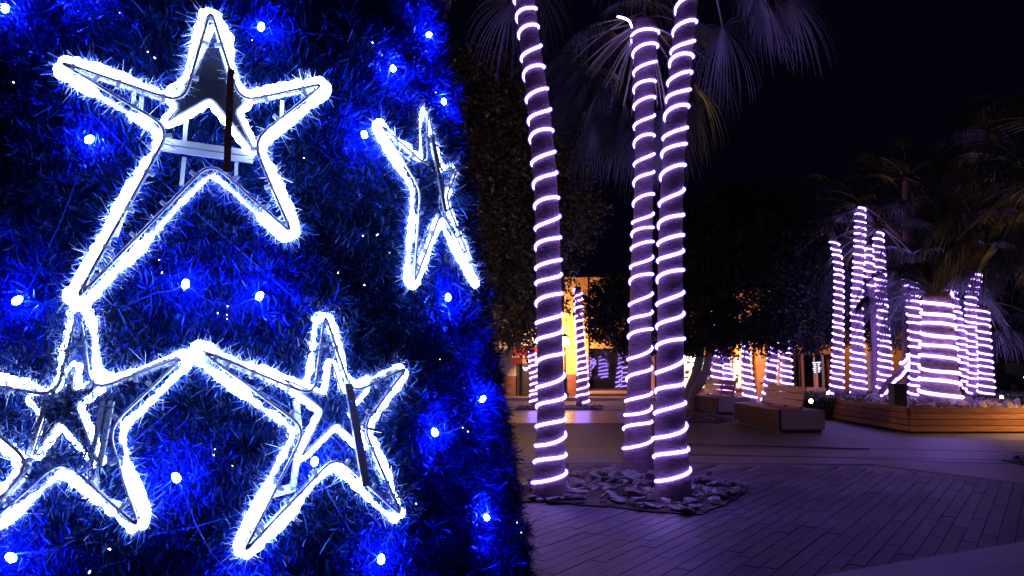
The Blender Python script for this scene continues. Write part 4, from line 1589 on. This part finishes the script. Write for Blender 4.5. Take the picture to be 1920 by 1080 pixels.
aw = tag(empty('awning', (at(987, 668, FY).x, FY, 0)), 'red canvas awning with a pale edge over the dark door', 'awning')
a0 = at(962, 650, FY); a1 = at(1011, 650, FY); w0 = at(961, 669, FY - 1.1); w1 = at(1012, 669, FY - 1.1)
q = MB()
ox = aw.location.x
V = [(a0.x - ox, -.02, a0.z), (a1.x - ox, -.02, a1.z), (w1.x - ox, -1.1, w1.z), (w0.x - ox, -1.1, w0.z)]
V += [(x_, y_ + .0, z_ - .03) for x_, y_, z_ in V]
q.add(V, [(0, 1, 2, 3), (7, 6, 5, 4), (0, 3, 7, 4), (1, 5, 6, 2), (3, 2, 6, 7), (0, 4, 5, 1)])
q.build('canvas', M['awning'], aw)
q = MB()
q.box(w0.x - ox, w1.x - ox, -1.13, -1.103, w0.z - .32, w0.z - .03)
q.build('valance', M['awning'], aw)
q = MB()
q.box(w0.x - ox - .03, w1.x - ox + .03, -1.16, -1.10, w0.z - .03, w0.z + .03)
q.build('edge_bar', M['white'], aw)
fc = bpy.data.curves.new('lettering', 'FONT')
fc.body = 'BA'
fc.size = .30
fc.extrude = .004
fc.materials.append(M['white'])
ft = bpy.data.objects.new('lettering_curve', fc)
fo = bpy.data.objects.new('lettering', bpy.data.meshes.new_from_object(ft))
bpy.data.objects.remove(ft)
COL.objects.link(fo)
fo.parent = aw
fo.rotation_euler = (math.pi / 2, 0, 0)
fo.location = (at(979, 676, FY - 1.1).x - ox, -1.14, w0.z - .29)

# yellow house with dark shop window
b = tag(empty('yellow_house', (at(1140, 700, FY).x, FY, 0)), 'yellow house with a big dark window behind the lantern', 'house')
part('wall', 1052.5, 1082, 520, 702, FY, FY + 4, 'yellow_wall', b)
part('plinth', 1052.5, 1081, 702.3, 745, FY - .05, FY + 4, 'maroon', b, True)
part('pilaster', 1082.3, 1104, 520, 745, FY - .28, FY + 4, 'orange_wall', b, True)
part('wall', 1104.3, 1240, 520, 618, FY - .10, FY + 4, 'yellow_wall', b)
part('lintel', 1104.3, 1240, 618.3, 653, FY - .14, FY + 4, 'orange_wall', b)
wf_ = part('window', 1104.6, 1222, 653.3, 733, FY + .80, FY + .90, 'dark_room', b)
ob = part('glass', 1105, 1221.5, 654, 732.6, FY + .05, FY + .09, 'glass', b)
ob.parent = wf_
gx = at(1105, 700, FY).x - b.location.x
ob.matrix_local = Matrix.Translation((gx, .05, 0)) @ Matrix.Rotation(math.radians(12.5), 4, 'Z') @ Matrix.Translation((-gx, -.05, 0))

part('window_sill', 1104.6, 1228, 733.3, 738, FY - .34, FY + .3, 'pink_trim', b)
part('window_frame', 1222.3, 1228, 653.3, 733, FY - .12, FY + .3, 'pink_trim', b)
part('plinth', 1104.3, 1262, 738.3, 745, FY - .2, FY + 4, 'orange_wall', b, True)
part('wall', 1228.3, 1262, 618.6, 738, FY - .05, FY + 4, 'maroon', b)
# shop
b = tag(empty('shop', (at(1330, 700, FY).x, FY, 0)), 'shop with a bright printed display window beside the yellow house', 'shop')
part('wall', 1262.3, 1412, 520, 667, FY, FY + 4, 'orange_wall', b)
part('plinth', 1262.3, 1412, 728.3, 745, FY - .05, FY + 4, 'maroon', b, True)
part('pilaster', 1369, 1374.5, 667.3, 728, FY - .10, FY + .4, 'pink_trim', b)
part('display', 1262.3, 1321, 667.6, 728, FY + .8, FY + .84, 'print', b)
part('display', 1336, 1368.7, 667.6, 728, FY + .8, FY + .84, 'print', b)
part('display', 1374.8, 1392, 667.6, 728, FY + .35, FY + .39, 'print', b)
part('back_wall', 1300, 1368.7, 667.6, 728, FY + 1.6, FY + 1.7, 'white', b)
part('wall', 1392.3, 1412, 667.3, 728, FY, FY + 4, 'orange_wall', b)
part('window_sill', 1262.3, 1392, 727.0, 729.5, FY - .14, FY - .05, 'pink_trim', b)
sl = MB()
x0 = at(1300, 669, FY).x - b.location.x
x1 = at(1365, 669, FY).x - b.location.x
zt = at(1300, 669, FY).z
sl.box(x0, x1, .5, .65, zt - .05, zt - .01)
M['tube_lamp'] = emit('shop_tube_lamp', (1, .97, .85), 22)
sl.build('tube_lamp', M['tube_lamp'], b)

# shop mannequin: one continuous body with clothes grown round a skeleton
def skin_body(name, pts_, edges, radii, material, parent, loc):
    me = bpy.data.meshes.new(name)
    me.from_pydata(pts_, edges, [])
    o_ = bpy.data.objects.new(name, me)
    COL.objects.link(o_)
    o_.parent = parent
    o_.location = loc
    sk = o_.modifiers.new('skin', 'SKIN')
    me.skin_vertices.new() if not me.skin_vertices else None
    for i, r in enumerate(radii):
        me.skin_vertices[0].data[i].radius = (r, r * .8)
    me.skin_vertices[0].data[0].use_root = True
    sd = o_.modifiers.new('sub', 'SUBSURF')
    sd.levels = sd.render_levels = 2
    me.materials.append(material)
    return o_


pM = at(1328, 726, FY + .5)
mq = tag(empty('mannequin', (pM.x, FY + .5, pM.z)), 'shop mannequin in green jacket and black trousers inside the bright window', 'mannequin')
M['skin'] = surf('mannequin_plastic', (.55, .45, .38), (.6, .5, .42), 5, .4)
skin_body('body', [(0, 0, .92), (0, 0, 1.15), (0, 0, 1.40), (0, 0, 1.50), (0, -.01, 1.66), (.10, 0, .88), (.12, 0, .48), (.12, 0, .06), (.12, -.12, .03),
                   (-.10, 0, .88), (-.12, 0, .48), (-.12, 0, .06), (-.12, -.12, .03), (.2, 0, 1.38), (.25, 0, 1.1), (.24, -.06, .88), (-.2, 0, 1.38), (-.25, 0, 1.1), (-.24, -.06, .88)],
          [(0, 1), (1, 2), (2, 3), (3, 4), (0, 5), (5, 6), (6, 7), (7, 8), (0, 9), (9, 10), (10, 11), (11, 12), (2, 13), (13, 14), (14, 15), (2, 16), (16, 17), (17, 18)],
          [.12, .11, .13, .05, .10, .08, .055, .04, .04, .08, .055, .04, .04, .055, .045, .035, .055, .045, .035], M['skin'], mq, (0, 0, 0))
skin_body('trousers', [(0, 0, .95), (.10, 0, .86), (.12, 0, .48), (.12, 0, .1), (-.10, 0, .86), (-.12, 0, .48), (-.12, 0, .1)],
          [(0, 1), (1, 2), (2, 3), (0, 4), (4, 5), (5, 6)], [.14, .10, .08, .065, .10, .08, .065], M['trousers'], mq, (0, 0, 0))
skin_body('jacket', [(0, 0, .80), (0, 0, 1.1), (0, 0, 1.38), (.2, 0, 1.37), (.26, 0, 1.1), (.25, -.05, .92), (-.2, 0, 1.37), (-.26, 0, 1.1), (-.25, -.05, .92)],
          [(0, 1), (1, 2), (2, 3), (3, 4), (4, 5), (2, 6), (6, 7), (7, 8)], [.17, .15, .15, .075, .065, .055, .075, .065, .055], M['jacket'], mq, (0, 0, 0))

# ochre house and arcade
b = tag(empty('ochre_house', (at(1440, 700, FY).x, FY, 0)), 'ochre house with a pink pillar between the shop and the arcade', 'house')
part('wall', 1412.3, 1452, 500, 745, FY + .1, FY + 4, 'orange_wall', b, True)
part('pillar', 1452.3, 1469, 500, 745, FY - .2, FY + 4, 'pink_trim', b, True)
part('meter_box', 1424, 1433, 709, 717, FY + .02, FY + .098, 'pink_trim', b)
part('wall', 1469.3, 1486, 500, 745, FY + .05, FY + 4, 'maroon', b, True)
b = tag(empty('arcade_building', (at(1520, 700, FY).x, FY, 0)), 'dark arcade with slim columns left of the far palms', 'building')
part('lintel', 1486.3, 1560, 480, 664, FY, FY + 4, 'orange_wall', b)
part('back_wall', 1486.3, 1560, 664.3, 745, FY + 2, FY + 2.2, 'dark_room', b, True)
gl_ = part('glass', 1487, 1559, 665, 726, FY + 1.4, FY + 1.45, 'glass', b)
for (u0, u1, mm) in ((1504, 1509, 'maroon'), (1542, 1547, 'grey_wall'), (1527, 1530, 'pink_trim')):
    part('column', u0, u1, 664.3, 727, FY - .05, FY + .15, mm, b)
part('base_step', 1486.3, 1549, 727.3, 745, FY - .3, FY + 1.3, 'pink_trim', b, True)
b = tag(empty('ochre_wing', (at(1640, 700, FY).x, FY, 0)), 'ochre building glowing between the trunks of the far palms', 'building')
part('wall', 1560.3, 1760, 470, 745, FY + .2, FY + 4, 'ochre_dark', b, True)
part('door', 1612, 1622, 675, 745, FY + .12, FY + .198, 'door', b, True)
part('doorway', 1568, 1576, 680, 745, FY + .12, FY + .198, 'door', b, True)
b = tag(empty('dark_red_building', (at(1850, 700, FY + 6).x, FY + 6, 0)), 'dark red building behind the parked car', 'building')
part('wall', 1760.3, 1856, 590, 745, FY + 6, FY + 10, 'door', b, True)
part('pilaster', 1856.3, 1872, 560, 745, FY + 5.8, FY + 10, 'maroon', b, True)
part('wall', 1872.3, 2100, 540, 680, FY + 6.2, FY + 10, 'door', b)
part('wall', 1886, 2100, 680.3, 713, FY + 6.1, FY + 10, 'grey_wall', b)
part('plinth', 1872.3, 2100, 713.3, 745, FY + 6, FY + 10, 'steel', b, True)
pL = at(1640, 690, FY)
lantern('street lantern glowing between two far palms', (pL.x, FY - 1.2, 0), 3.0, 0, 190, .12, back=True)

# reflection in the arcade, built as a pole with glowing bars
q = at(1533, 726, FY - .6)
lt = tag(empty('reflection_figure', (q.x, FY - .6, q.z)), 'small pole with short glowing bars standing in for a reflection in the dark arcade', 'reflection')
m_ = MB(); m_.tube([(0, 0, 0), (0, 0, 1.1)], .05, 8); m_.build('reflection_pole', M['pink_trim'], lt)
for i in range(6):
    m_ = MB()
    w_ = .12 + .03 * (i % 3)
    m_.tube([(-w_, 0, .66 + i * .085), (w_, 0, .69 + i * .085)], .012, 5)
    m_.build('reflection_bar', M['neon'], lt)

# ------------------------------------------------------------------ parked car
cp = at(1835, 740, 38.5)
car = tag(empty('parked_car', (cp.x, 38.5, 0)), 'silver-blue car parked behind the far palms, nose to the right', 'car')
prof = [(-2.0, .30), (-2.05, .75), (-1.9, .98), (-1.45, 1.38), (-.2, 1.45), (.45, 1.32), (1.05, .98), (1.75, .82), (2.0, .62), (2.02, .30)]
q = MB()
n_ = len(prof)
V = []
for yy, k_ in ((-.82, .0), (-.70, 1.0), (.70, 1.0), (.82, .0)):
    for (x_, z_) in prof:
        zz_ = z_ if (k_ or z_ < 1.0) else .98 + (z_ - .98) * .15
        V.append((x_, yy, zz_))
Fs = []
for s_i in range(3):
    for i in range(n_):
        j = (i + 1) % n_
        Fs.append((s_i * n_ + i, s_i * n_ + j, (s_i + 1) * n_ + j, (s_i + 1) * n_ + i))
Fs.append(tuple(range(n_ - 1, -1, -1)))
Fs.append(tuple(3 * n_ + i for i in range(n_)))
q.add(V, Fs)
q.build('body', M['carpaint'], car, bevel=.03)
q = MB()
q.add([(-1.45, -.80, 1.02), (.85, -.80, 1.02), (.35, -.735, 1.30), (-1.2, -.735, 1.34), (-1.45, -.77, 1.02), (.85, -.77, 1.02), (.35, -.70, 1.30), (-1.2, -.70, 1.34)],
      [(0, 1, 2, 3), (7, 6, 5, 4), (0, 4, 5, 1), (1, 5, 6, 2), (2, 6, 7, 3), (3, 7, 4, 0)])
q.build('side_window', M['glass'], car)
for (x_, y_) in ((-1.25, -.80), (1.25, -.80), (-1.25, .80), (1.25, .80)):
    q = MB()
    q.tube([(x_, y_ - .09, .31), (x_, y_ + .09, .31)], .31, 18)
    w_ = q.build('wheel', M['rubber'], car)
    q = MB()
    q.tube([(x_, y_ - .10, .31), (x_, y_ - .092, .31)], .18, 12)
    q.build('rim', M['rod'], w_)
M['headlamp'] = emit('lit_headlamp', (1.0, .8, .6), 7)
for y_ in (-.62, .62):
    q = MB()
    q.lathe([(.02, 0), (.09, .0), (.07, .05)], (0, 0, 0), 10)
    h_ = q.build('headlight', M['headlamp'], car)
    h_.location = (1.93, y_ - .1, .70)
    h_.rotation_euler = (math.radians(60), math.radians(60), 0)
